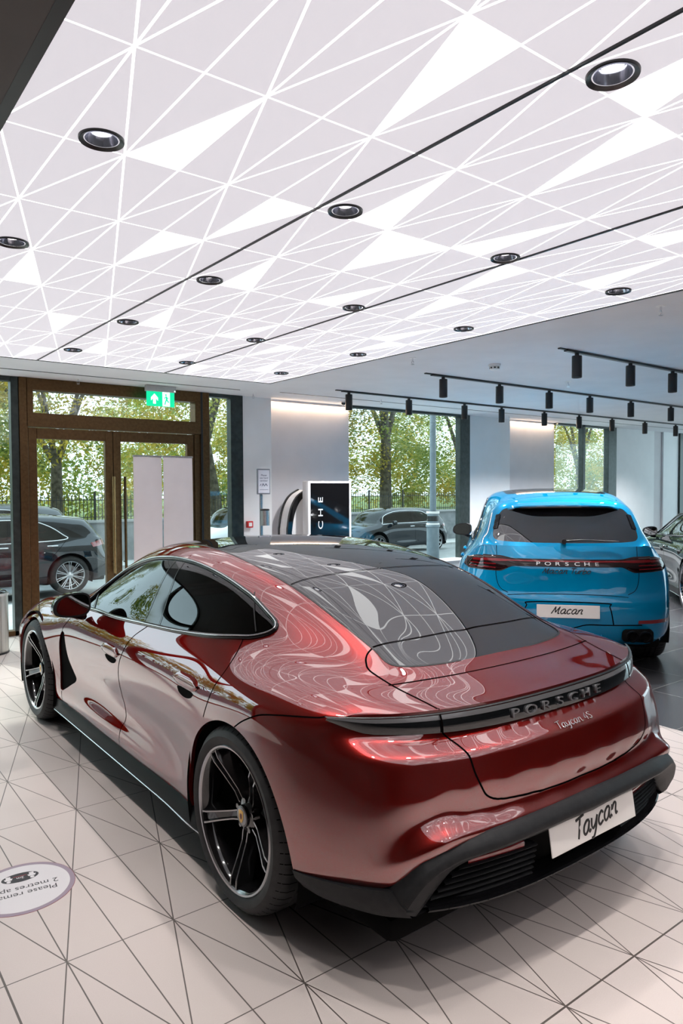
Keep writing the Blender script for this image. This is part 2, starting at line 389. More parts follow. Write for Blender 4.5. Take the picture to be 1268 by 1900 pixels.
# bronze double entrance door with a transom light
d = tag(MB().box((2.13, YW-.006, 2.485), (4.115, YW+.006, 2.755)).build('door_1', M_GLASS, None, 0), kind='structure')
for nm, a in (('jamb', (1.985, 2.075, 0, H)), ('jamb', (4.20, 4.31, 0, H)), ('head', (2.06, 4.21, 2.745, H)), ('transom', (2.06, 4.21, 2.335, 2.49)), ('transom_stile', (2.06, 2.135, 2.48, 2.76)), ('transom_stile', (4.11, 4.21, 2.48, 2.76))):
    bar(*a, y0=YW-.08, y1=YW+.08).build(nm, M_BRONZE, d, 30)
bar(4.11, 4.20, 0, 2.34, y0=YW-.05, y1=YW+.05).build('jamb', M_BRONZE, d, 30)
bar(4.185, 4.215, 0, H, y0=YW-.085, y1=YW-.07).build('jamb_shadow_gap', M_BLACK, d, 30)
def leaf(n, x0, x1, hx, hm):
    lf = tag(MB().box((x0+.085, YW-.005, .12), (x1-.085, YW+.005, 2.21)).build('door_%d' % n, M_GLASS, None, 0), kind='structure')
    for nm, a in (('stile', (x0, x0+.092, .01, 2.325)), ('stile', (x1-.092, x1, .01, 2.325)), ('top_rail', (x0+.09, x1-.09, 2.205, 2.325)), ('kick_rail', (x0+.09, x1-.09, .01, .14))):
        bar(*a, y0=YW-.035, y1=YW+.035).build(nm, M_BRONZE, lf, 30)
    h = MB().cyl((hx, YW-.10, .62), (hx, YW-.10, 1.78), .016).build('handle', mat('handle_bronze_%d' % n, hm, .25, .9), lf, 40)
    for z in (.75, 1.62): MB().cyl((hx, YW-.10, z), (hx, YW-.03, z), .009, n=12).build('post', M_BRONZE, h, 40)
leaf(2, 2.085, 3.045, 3.028, (.42, .29, .13)); leaf(3, 3.05, 4.105, 3.165, (.12, .075, .035))

# slot diffusers in the white ceiling
for n, (x0, x1, y) in enumerate(((-3.5, 4.50, 8.0), (5.04, 17.5, 7.9))):
    tag(MB().box((x0, y-.011, HC-.0035), (x1, y+.011, HC)).build('slot_diffuser', M_BLACK, None, 0), ['long black slot diffuser in the white ceiling above the entrance doors', 'long black slot diffuser in the white ceiling above the right windows'][n], 'air vent', 'slot diffusers near the window wall')
# ---------------------------------------------------------------- smooth car bodies
def resamp(pts, n, closed=False):
    """Catmull-Rom through 2-D/3-D points, n samples per span."""
    P = np.array(pts, float); m = len(P); out = []
    rng = m if closed else m-1
    for i in range(rng):
        p1, p2 = P[i], P[(i+1) % m]
        p0 = P[i-1] if (i > 0 or closed) else 2*p1-p2
        p3 = P[(i+2) % m] if (closed or i+2 < m) else 2*p2-p1
        for k in range(n):
            t = k/n
            out.append(0.5*((2*p1)+(p2-p0)*t+(2*p0-5*p1+4*p2-p3)*t*t+(3*p1-p0-3*p2+p3)*t**3))
    if not closed: out.append(P[-1])
    return np.array(out)

def bspl(ctrl, k, lo, hi):
    """uniform cubic B-spline along axis 0; lo/hi end: 'end' (interpolate) or 'mir' (mirror about y=0)."""
    def ghost(a, b, mode):
        if mode == 'mir':
            g = b.copy(); g[..., 1] *= -1; return g
        return 2*a-b
    c = np.concatenate([ghost(ctrl[0], ctrl[1], lo)[None], ctrl, ghost(ctrl[-1], ctrl[-2], hi)[None]])
    n = len(ctrl); out = []
    for i in range(n-1):
        for q in range(k):
            t = q/k
            out.append(((1-t)**3*c[i]+(3*t**3-6*t*t+4)*c[i+1]+(-3*t**3+3*t*t+3*t+1)*c[i+2]+t**3*c[i+3])/6)
    i = n-2
    out.append((c[i+1]+4*c[i+2]+c[i+3])/6)
    return np.array(out)

def nspline(x, Y, q):
    """natural cubic spline through Y (first axis) at knots x, evaluated at q"""
    x = np.array(x, float); n = len(x); h = np.diff(x); A = np.zeros((n, n)); b = np.zeros(Y.shape)
    A[0, 0] = A[-1, -1] = 1
    for i in range(1, n-1):
        A[i, i-1], A[i, i], A[i, i+1] = h[i-1], 2*(h[i-1]+h[i]), h[i]
        b[i] = 6*((Y[i+1]-Y[i])/h[i]-(Y[i]-Y[i-1])/h[i-1])
    m = np.linalg.solve(A, b.reshape(n, -1)).reshape(Y.shape)
    k = np.clip(np.searchsorted(x, q, 'right')-1, 0, n-2); sh = (-1,)+(1,)*(Y.ndim-1)
    d = h[k].reshape(sh); t = (q-x[k]).reshape(sh); e = (x[k+1]-q).reshape(sh)
    return (m[k]*e**3+m[k+1]*t**3)/(6*d)+(Y[k]/d-m[k]*d/6)*e+(Y[k+1]/d-m[k+1]*d/6)*t

def body_surface(lower, upper, c0, c1, sub=3, fine=3, lam=6.0, creases=()):
    """lower: [row][col] points for every column (rear centre .. front centre), bottom row first, last row = shoulder loop;
    upper: [row][side col] points above the shoulder for the side columns c0..c1, last row = centre line.
    Returns verts, normals, quads of the left half."""
    L = np.array(lower, float); U = np.array(upper, float)
    nl, nc = L.shape[:2]; nu = U.shape[0]; ns = c1-c0+1
    cu = [np.mean(np.linalg.norm(L[3:, i+1]-L[3:, i], axis=-1)) for i in range(nc-1)]
    FU = np.concatenate([L[-1:, c0:c1+1], U])
    cv = [np.mean(np.linalg.norm(L[j+1]-L[j], axis=-1)) for j in range(nl-1)]
    cv += [np.median(np.linalg.norm(FU[j+1, 2:-2]-FU[j, 2:-2], axis=-1)) for j in range(nu)]
    hu = np.repeat(np.array(cu)/sub, sub); hv = np.repeat(np.maximum(np.array(cv), .03)/sub, sub)
    NU = (nc-1)*sub+1; NV = (nl-1+nu)*sub+1; VS = (nl-1)*sub; A0, A1 = c0*sub, c1*sub
    idx = -np.ones((NV, NU), int); k = 0
    for j in range(NV):
        for i in range(NU):
            if j <= VS or A0 <= i <= A1: idx[j, i] = k; k += 1
    N = k
    rows = []; cr = set(creases)
    def add(ids, ws): rows.append((ids, ws))
    Rm = {0: [], 1: []}
    M = {s: np.zeros((N, N)) for s in (0, 1)}      # 0: x,z (even about y=0)   1: y (odd)
    def acc(s, ids, ws, w):
        ids = np.array(ids); ws = np.array(ws)
        M[s][np.ix_(ids, ids)] += w*np.outer(ws, ws)
    for j in range(NV):
        for i in range(NU):
            if idx[j, i] < 0: continue
            # u second difference
            if 0 < i < NU-1 and idx[j, i-1] >= 0 and idx[j, i+1] >= 0:
                a, b = hu[i-1], hu[i]; w = [2/(a*(a+b)), -2/(a*b), 2/(b*(a+b))]
                for s in (0, 1): acc(s, [idx[j, i-1], idx[j, i], idx[j, i+1]], w, (a+b)/2*.1)
            elif i in (0, NU-1) and j <= VS:
                q = 1 if i == 0 else NU-2; h = hu[0 if i == 0 else -1]
                acc(0, [idx[j, i], idx[j, q]], [-2/h**2, 2/h**2], h*.1)
            if 0 < j < NV-1 and idx[j-1, i] >= 0 and idx[j+1, i] >= 0:
                a, b = hv[j-1], hv[j]; w = [2/(a*(a+b)), -2/(a*b), 2/(b*(a+b))]
                f = .004 if any(j == r*sub and lo*sub <= i <= hi*sub for r, lo, hi in cr) else 1
                for s in (0, 1): acc(s, [idx[j-1, i], idx[j, i], idx[j+1, i]], w, f*(a+b)/2*.1)
            elif j == NV-1:
                h = hv[-1]; acc(0, [idx[j, i], idx[j-1, i]], [-2/h**2, 2/h**2], h*.1)
            if i < NU-1 and j < NV-1 and idx[j+1, i] >= 0 and idx[j+1, i+1] >= 0 and idx[j, i+1] >= 0:
                w = 1/(hu[i]*hv[j])
                for s in (0, 1): acc(s, [idx[j, i], idx[j, i+1], idx[j+1, i], idx[j+1, i+1]], [w, -w, -w, w], 2*hu[i]*hv[j])
    B = np.zeros((N, 3)); D = np.zeros((2, N))
    big = 1e7
    wd = lam*1e3
    for r in range(nl+nu):
        for c in range(nc):
            if r < nl: p = L[r, c]
            elif c0 <= c <= c1: p = U[r-nl, c-c0]
            else: continue
            if c0 < c < c1: continue
            n = idx[r*sub, c*sub]; w = wd*(40 if c < c0 else 12)
            if (c in (c0, c1) and r >= nl-1) or (r == nl-1 and (c < c0 or c > c1)): w = wd*50
            D[:, n] += w; B[n] += w*p
    # the flanks follow a smooth tensor spline of the table at every net point (no pimples at the table points)
    G = np.concatenate([L[:, c0:c1+1], U])
    vk = np.concatenate([[0], np.cumsum(np.maximum(np.array(cv), .03))]); vq = np.concatenate([[0], np.cumsum(hv)]); vq[-1] = vk[-1]
    uk = np.concatenate([[0], np.cumsum(cu[c0:c1])]); uq = np.concatenate([[0], np.cumsum(hu[A0:A1])]); uq[-1] = uk[-1]
    T = nspline(vk, G, vq); T = nspline(uk, T.transpose(1, 0, 2), uq).transpose(1, 0, 2)
    for j in range(NV):
        for i in range(A0+1, A1):
            n = idx[j, i]; D[:, n] += wd*.35; B[n] += wd*.35*T[j, i-A0]
    for j in range(NV):
        for i in range(NU):
            n = idx[j, i]
            if n >= 0 and (j == NV-1 or (i in (0, NU-1))): D[1, n] += big
    for s in (0, 1): M[s][np.arange(N), np.arange(N)] += D[s]
    X = np.zeros((N, 3))
    X[:, [0, 2]] = np.linalg.solve(M[0], B[:, [0, 2]]); By = B[:, 1]
    X[:, 1] = np.linalg.solve(M[1], By)
    net = np.full((NV, NU, 3), np.nan); net[idx >= 0] = X[idx[idx >= 0]]
    # evaluate: columns first
    cols = {}
    for i in range(NU):
        if A0 <= i <= A1: cols[i] = bspl(net[:, i], fine, 'end', 'mir')
        else: cols[i] = bspl(net[:VS+1, i], fine, 'end', 'end')
    fv = (NV-1)*fine+1; fs = VS*fine
    grid = np.full((fv, (NU-1)*fine+1, 3), np.nan)
    for j in range(fv):
        if j <= fs: grid[j] = bspl(np.array([cols[i][j] for i in range(NU)]), fine, 'mir', 'mir')
        else: grid[j, A0*fine:A1*fine+1] = bspl(np.array([cols[i][j] for i in range(A0, A1+1)]), fine, 'end', 'end')
    ok = ~np.isnan(grid[..., 0])
    # analytic-ish normals by differences (one-sided at open edges)
    def diff(g, ax):
        d = np.full_like(g, np.nan); s = [slice(None)]*3
        f = np.roll(g, -1, ax)-g; b = g-np.roll(g, 1, ax)
        sl = [slice(None)]*3; sl[ax] = -1; f[tuple(sl)] = np.nan
        sl[ax] = 0; b[tuple(sl)] = np.nan
        m = (f+b)/2
        m = np.where(np.isnan(m), np.where(np.isnan(f), b, f), m)
        return m
    du = diff(grid, 1); dv = diff(grid, 0)
    # lower patch normals at the lip of the rear/front columns stay one-sided on their own
    nrm = np.cross(du, dv)
    nrm[ok] /= np.maximum(np.linalg.norm(nrm[ok], axis=-1), 1e-12)[:, None]
    for j in range(fv):                                   # mirror planes: no y component
        for i in (0, grid.shape[1]-1):
            if ok[j, i]: nrm[j, i, 1] = 0; nrm[j, i] /= max(np.linalg.norm(nrm[j, i]), 1e-9)
    for i in range(grid.shape[1]):
        if ok[-1, i]: nrm[-1, i, 1] = 0; nrm[-1, i] /= max(np.linalg.norm(nrm[-1, i]), 1e-9)
    vid = -np.ones(ok.shape, int); vid[ok] = np.arange(ok.sum())
    V = grid[ok]; Nn = nrm[ok]; Q = []
    for j in range(fv-1):
        for i in range(grid.shape[1]-1):
            q = [vid[j, i], vid[j, i+1], vid[j+1, i+1], vid[j+1, i]]
            if j+1 > fs and not (A0*fine <= i and i+1 <= A1*fine): continue
            if min(q) >= 0: Q.append(q)
    Q = np.array(Q); a = V[Q[:, 1]]-V[Q[:, 0]]; b = V[Q[:, 3]]-V[Q[:, 0]]
    if (np.cross(a, b)*Nn[Q[:, 0]]).sum() < 0: Q = Q[:, ::-1]
    ctr = V.mean(0)*[1, 0, 1]
    if ((V-ctr)*Nn).sum() < 0: Nn = -Nn; Q = Q[:, ::-1]
    return V, Nn, Q

def mirror_y(V, N, F):
    V2 = V*[1, -1, 1]; N2 = N*[1, -1, 1]
    return np.concatenate([V, V2]), np.concatenate([N, N2]), np.concatenate([F, F[:, ::-1]+len(V)])

def tri(F): return np.concatenate([F[:, [0, 1, 2]], F[:, [0, 2, 3]]]) if F.shape[1] == 4 else F

def clip(V, N, F, f):
    """split triangles by the scalar f per vertex: returns inside (f<0) and outside meshes."""
    f = np.where(np.abs(f) < 1e-9, 1e-9, f)
    neg = f < 0; cnt = neg[F].sum(1)
    Fin, Fout = F[cnt == 3], F[cnt == 0]
    cross = F[(cnt > 0) & (cnt < 3)]
    newV, newN, cache = [], [], {}
    def mid(a, b):
        key = (min(a, b), max(a, b))
        if key in cache: return cache[key]
        t = f[a]/(f[a]-f[b])
        newV.append(V[a]+(V[b]-V[a])*t); n = N[a]+(N[b]-N[a])*t; newN.append(n/max(np.linalg.norm(n), 1e-9))
        cache[key] = len(V)+len(newV)-1
        return cache[key]
    ti, to = [], []
    for t in cross:
        a, b, c = t
        s = neg[t]
        lone = [q for q in range(3) if s[q] != (s.sum() >= 2)][0]
        a, b, c = t[lone], t[(lone+1) % 3], t[(lone+2) % 3]
        m1, m2 = mid(a, b), mid(a, c)
        A = [(a, m1, m2)]; Bq = [(m1, b, c), (m1, c, m2)]
        (ti if neg[a] else to).extend(A); (to if neg[a] else ti).extend(Bq)
    VV = np.concatenate([V, np.array(newV).reshape(-1, 3)]); NN = np.concatenate([N, np.array(newN).reshape(-1, 3)])
    cat = lambda A, B: np.concatenate([A, np.array(B, int).reshape(-1, 3)])
    return (VV, NN, cat(Fin, ti)), (VV, NN, cat(Fout, to))

def compact(V, N, F):
    u, inv = np.unique(F, return_inverse=True)
    return V[u], N[u], inv.reshape(F.shape)

def poly_sdf(P2, poly):
    """signed distance (negative inside) of 2-D points to a closed polygon."""
    A = np.array(poly, float); Bp = np.roll(A, -1, 0); d2 = np.full(len(P2), 1e9); ins = np.zeros(len(P2), bool)
    for a, b in zip(A, Bp):
        e = b-a; w = P2-a; t = np.clip((w@e)/max(e@e, 1e-12), 0, 1); r = w-t[:, None]*e
        d2 = np.minimum(d2, (r**2).sum(1))
        c = (a[1] > P2[:, 1]) != (b[1] > P2[:, 1])
        with np.errstate(divide='ignore', invalid='ignore'):
            xi = a[0]+(P2[:, 1]-a[1])*e[0]/e[1] if e[1] != 0 else np.full(len(P2), np.inf)
        ins ^= c & (P2[:, 0] < xi)
    d = np.sqrt(d2)
    return np.where(ins, -d, d)

def shell(V, N, F, depth):
    """turn an open sheet into a closed panel: offset copy inwards plus rim faces."""
    n = len(V); E = {}
    for t in F:
        for a, b in ((t[0], t[1]), (t[1], t[2]), (t[2], t[0])):
            if (b, a) in E: del E[(b, a)]
            else: E[(a, b)] = 1
    rim = [(b, a, a+n, b+n) for a, b in E]
    return np.concatenate([V, V-N*depth]), [tuple(t) for t in F]+[tuple(t[::-1]+n) for t in F]+rim

def sheet_obj(name, mesh, mat, parent, depth=0.0, off=0.0, flat_y=None):
    V, N, F = compact(*mesh)
    V = V+N*off
    if depth:
        VV, FF = shell(V, N, F, depth)
    else:
        VV, FF = V, [tuple(t) for t in F]
    me = bpy.data.meshes.new(name); me.from_pydata(VV.tolist(), [], FF); me.update()
    me.polygons.foreach_set('use_smooth', [True]*len(me.polygons))
    nn = N.tolist()
    if depth:
        nn = np.concatenate([N, -N]).tolist()
        # rim faces stay flat
        ln = []
        nf = len(F)
        for p in me.polygons:
            if p.index >= 2*nf:
                for _ in p.vertices: ln.append(tuple(p.normal))
            else:
                for v in p.vertices: ln.append(tuple(nn[v]))
        me.normals_split_custom_set(ln)
    else:
        me.normals_split_custom_set_from_vertices(nn)
    me.materials.append(mat)
    o = bpy.data.objects.new(name, me); COL.objects.link(o)
    if parent: o.parent = parent
    return o
# ---------------------------------------------------------------- four-door sports saloon: body tables (car axes: x forward, y left, z up, origin on the ground under the rear axle)
def lipx(y): return -.757+.103*y*y+.261*y**4
def sal_tables():
    # rear columns y = 0 .. .7 ; rows L0..L8
    rear = []
    for y in (0, .2, .4, .55, .69):
        k = y*y; q = y**4
        rear.append([(-.80+.10*k, y*.97, .29), (-.865+.10*k, y, .40), (-.914+.12*k, y, .512), (-.872+.13*k+.12*q, y, .556), (-.887+.13*k+.17*q, y, .615),
                     (-.877+.13*k+.21*q, y, .675), (-.853+.11*k+.22*q, y, .746), (-.762+.09*k+.27*q, y, .788), (lipx(y), y, .872)])
    side = [ # L0 .. L8 per station
      [(-.66, .80, .27), (-.70, .84, .345), (-.712, .848, .41), (-.705, .848, .48), (-.705, .842, .57), (-.69, .835, .66), (-.655, .835, .748), (-.575, .83, .80), (-.545, .85, .868)],
      [(-.45, .91, .24), (-.46, .95, .31), (-.46, .960, .38), (-.46, .966, .46), (-.455, .966, .56), (-.45, .958, .65), (-.45, .946, .74), (-.45, .930, .81), (-.44, .903, .872)],
      [(-.30, .93, .22), (-.30, .97, .29), (-.30, .978, .37), (-.30, .984, .46), (-.30, .985, .56), (-.30, .979, .65), (-.30, .968, .735), (-.29, .953, .81), (-.28, .916, .885)],
      [(-.10, .93, .20), (-.10, .975, .28), (-.10, .983, .36), (-.10, .987, .46), (-.10, .990, .56), (-.10, .986, .65), (-.10, .975, .74), (-.10, .960, .82), (-.10, .922, .892)],
      [(.10, .93, .19), (.10, .970, .27), (.10, .978, .355), (.10, .980, .45), (.10, .983, .55), (.10, .982, .65), (.10, .974, .735), (.10, .955, .815), (.10, .916, .892)],
      [(.32, .92, .18), (.32, .955, .26), (.32, .962, .35), (.32, .962, .44), (.32, .968, .54), (.32, .971, .64), (.32, .964, .725), (.32, .943, .805), (.32, .905, .886)],
      [(.60, .89, .17), (.60, 0.935, .262), (.60, 0.934, .322), (.60, .924, .43), (.60, .938, .53), (.60, .951, .63), (.60, .953, .72), (.60, .938, .80), (.60, .905, .877)],
      [(.95, .88, .165), (.95, 0.936, .262), (.95, 0.936, .322), (.95, .902, .42), (.95, .918, .52), (.95, .938, .62), (.95, .945, .71), (.95, .936, .79), (.95, .908, .868)],
      [(1.3, .88, .165), (1.3, 0.938, .262), (1.3, 0.936, .322), (1.3, .896, .42), (1.3, .912, .52), (1.3, .935, .62), (1.3, .944, .71), (1.3, .936, .79), (1.3, .910, .862)],
      [(1.6, .88, .165), (1.6, 0.938, .262), (1.6, 0.936, .322), (1.6, .894, .42), (1.6, .910, .52), (1.6, .934, .62), (1.6, .943, .705), (1.6, .936, .785), (1.6, .910, .857)],
      [(1.95, .88, .165), (1.95, 0.936, .262), (1.95, 0.936, .322), (1.95, .900, .42), (1.95, .915, .52), (1.95, .936, .615), (1.95, .943, .70), (1.95, .935, .78), (1.95, .908, .851)],
      [(2.3, .89, .17), (2.3, 0.935, .262), (2.3, 0.932, .322), (2.3, .922, .42), (2.3, .93, .52), (2.3, .942, .61), (2.3, .945, .69), (2.3, .935, .77), (2.3, .905, .842)],
      [(2.62, .91, .19), (2.62, .95, .26), (2.62, .960, .34), (2.62, .965, .43), (2.62, .970, .52), (2.62, .970, .60), (2.62, .964, .67), (2.62, .948, .735), (2.62, .908, .80)],
      [(2.95, .93, .2), (2.95, .965, .27), (2.95, .975, .35), (2.95, .98, .43), (2.95, .982, .51), (2.95, .980, .58), (2.95, .974, .645), (2.95, .957, .71), (2.95, .917, .775)],
      [(3.25, .92, .2), (3.25, .955, .27), (3.25, .965, .34), (3.25, .97, .41), (3.25, .972, .48), (3.25, .972, .55), (3.25, .965, .61), (3.25, .948, .67), (3.25, .905, .725)],
      [(3.5, .86, .2), (3.5, .89, .26), (3.5, .905, .32), (3.5, .91, .38), (3.5, .915, .44), (3.5, .918, .50), (3.5, .915, .545), (3.5, .90, .59), (3.5, .86, .635)],
      [(3.66, .76, .2), (3.68, .78, .25), (3.69, .79, .30), (3.69, .80, .35), (3.685, .80, .40), (3.67, .80, .44), (3.65, .80, .475), (3.62, .79, .51), (3.58, .77, .545)]]
    front = []
    for y, dx in ((.5, -.05), (.25, -.01), (0, 0)):
        front.append([(3.74+dx, y, .2), (3.80+dx, y, .25), (3.83+dx, y, .30), (3.84+dx, y, .35), (3.84+dx, y, .40), (3.83+dx, y, .44), (3.82+dx, y, .475), (3.80+dx, y, .51), (3.76+dx, y, .55)])
    cols = rear+side+front
    lower = [[c[r] for c in cols] for r in range(9)]
    S0 = [(lipx(y)+.012*max(0, y-.5), y, .872) for y in (.74, .62, .5, .38, .27, .14, 0)]
    up = [S0,  # U1 .. U7 per station
      [(-.47, .80, .897), (-.49, .71, .907), (-.50, .60, .914), (-.515, .48, .917), (-.53, .35, .918), (-.545, .19, .918), (-.549, 0, .918)],
      [(-.32, .80, .914), (-.36, .715, .927), (-.39, .625, .942), (-.425, .505, .957), (-.44, .36, .950), (-.455, .19, .944), (-.462, 0, .942)],
      [(-.15, .79, .930), (-.20, .69, .955), (-.245, .60, .984), (-.285, .512, 1.006), (-.28, .38, 1.012), (-.28, .2, 1.014), (-.28, 0, 1.015)],
      [(.05, .79, .955), (.03, .715, 1.01), (.015, .63, 1.072), (0, .532, 1.116), (0, .40, 1.125), (0, .2, 1.130), (0, 0, 1.131)],
      [(.28, .812, .978), (.275, .738, 1.075), (.26, .655, 1.145), (.25, .545, 1.198), (.265, .41, 1.218), (.275, .2, 1.226), (.28, 0, 1.228)],
      [(.60, .835, .955), (.60, .765, 1.09), (.60, .68, 1.215), (.60, .545, 1.266), (.60, .41, 1.281), (.60, .2, 1.291), (.60, 0, 1.294)],
      [(.95, .85, .928), (.95, .778, 1.10), (.95, .682, 1.260), (.95, .53, 1.303), (.95, .40, 1.318), (.95, .2, 1.329), (.95, 0, 1.332)],
      [(1.3, .858, .911), (1.3, .785, 1.09), (1.3, .68, 1.253), (1.3, .525, 1.315), (1.3, .40, 1.330), (1.3, .2, 1.340), (1.3, 0, 1.343)],
      [(1.6, .862, .899), (1.6, .785, 1.06), (1.6, .675, 1.206), (1.6, .52, 1.290), (1.6, .40, 1.307), (1.6, .2, 1.320), (1.6, 0, 1.324)],
      [(1.95, .862, .893), (1.95, .785, 1.0), (1.95, .68, 1.10), (1.95, .54, 1.20), (1.95, .42, 1.232), (1.95, .22, 1.25), (1.95, 0, 1.255)],
      [(2.3, .862, .882), (2.3, .80, .912), (2.3, .715, .965), (2.3, .58, 1.045), (2.3, .45, 1.08), (2.3, .23, 1.10), (2.3, 0, 1.107)],
      [(2.62, .862, .848), (2.62, .80, .866), (2.62, .72, .876), (2.62, .60, .882), (2.62, .45, .905), (2.62, .23, .922), (2.62, 0, .928)],
      [(2.95, .865, .822), (2.95, .79, .846), (2.95, .70, .852), (2.95, .58, .832), (2.95, .42, .808), (2.95, .22, .802), (2.95, 0, .802)],
      [(3.25, .848, .775), (3.25, .77, .806), (3.25, .68, .816), (3.25, .57, .793), (3.25, .42, .762), (3.25, .22, .752), (3.25, 0, .75)],
      [(3.5, .81, .68), (3.5, .74, .71), (3.5, .66, .72), (3.5, .55, .71), (3.5, .42, .69), (3.5, .22, .68), (3.5, 0, .678)],
      [(3.63, .70, .565), (3.66, .63, .575), (3.68, .58, .575), (3.70, .50, .57), (3.72, .40, .56), (3.745, .22, .553), (3.76, 0, .55)]]
    upper = [[s[r] for s in up] for r in range(7)]
    return lower, upper, 5, 21
# ---------------------------------------------------------------- car parts
M_TYRE = noise_tint(mat('tyre_rubber', (.018, .018, .019), .62), (.014, .014, .015), (.024, .024, .025), 20, bump=.15, bscale=400)
M_PLASTIC = noise_tint(mat('dark_grey_plastic', (.016, .0165, .018), .42, spec=.22), (.014, .0145, .016), (.020, .0205, .022), 40, bump=.25, bscale=900)
M_CARGLASS = glass_mat('tinted_car_glass', (.16, .18, .19), .07)
M_CLEARGLASS = glass_mat('windscreen_glass', (.55, .6, .6), .05)
M_BLACKGLASS = mat('black_roof_glass', (.010, .010, .012), .01, ior=2.25)
M_GAP = mat('panel_gap', (.003, .002, .002), .9, spec=0)
M_RIM = mat('gloss_black_wheel', (.008, .008, .009), .09, coat=1)
M_RIMEDGE = mat('machined_wheel_edge', (.42, .41, .42), .22, 1.0)
M_DISC = mat('brake_disc', (.12, .12, .125), .35, 1.0)
M_DARK = mat('underbody', (.006, .006, .006), .9, spec=.05)
M_SEAT = noise_tint(mat('dark_leather', (.02, .019, .019), .45), (.016, .015, .015), (.028, .026, .026), 30)
M_MIRROR = mat('mirror_glass', (.75, .78, .8), .02, 1.0)
M_SILVER = mat('silver_alloy', (.62, .63, .65), .2, 1.0)
M_REDLAMP = mat('red_lamp', (.22, .006, .010), .06, coat=1)
M_PLATE = mat('plate_white', (.80, .77, .74), .35)

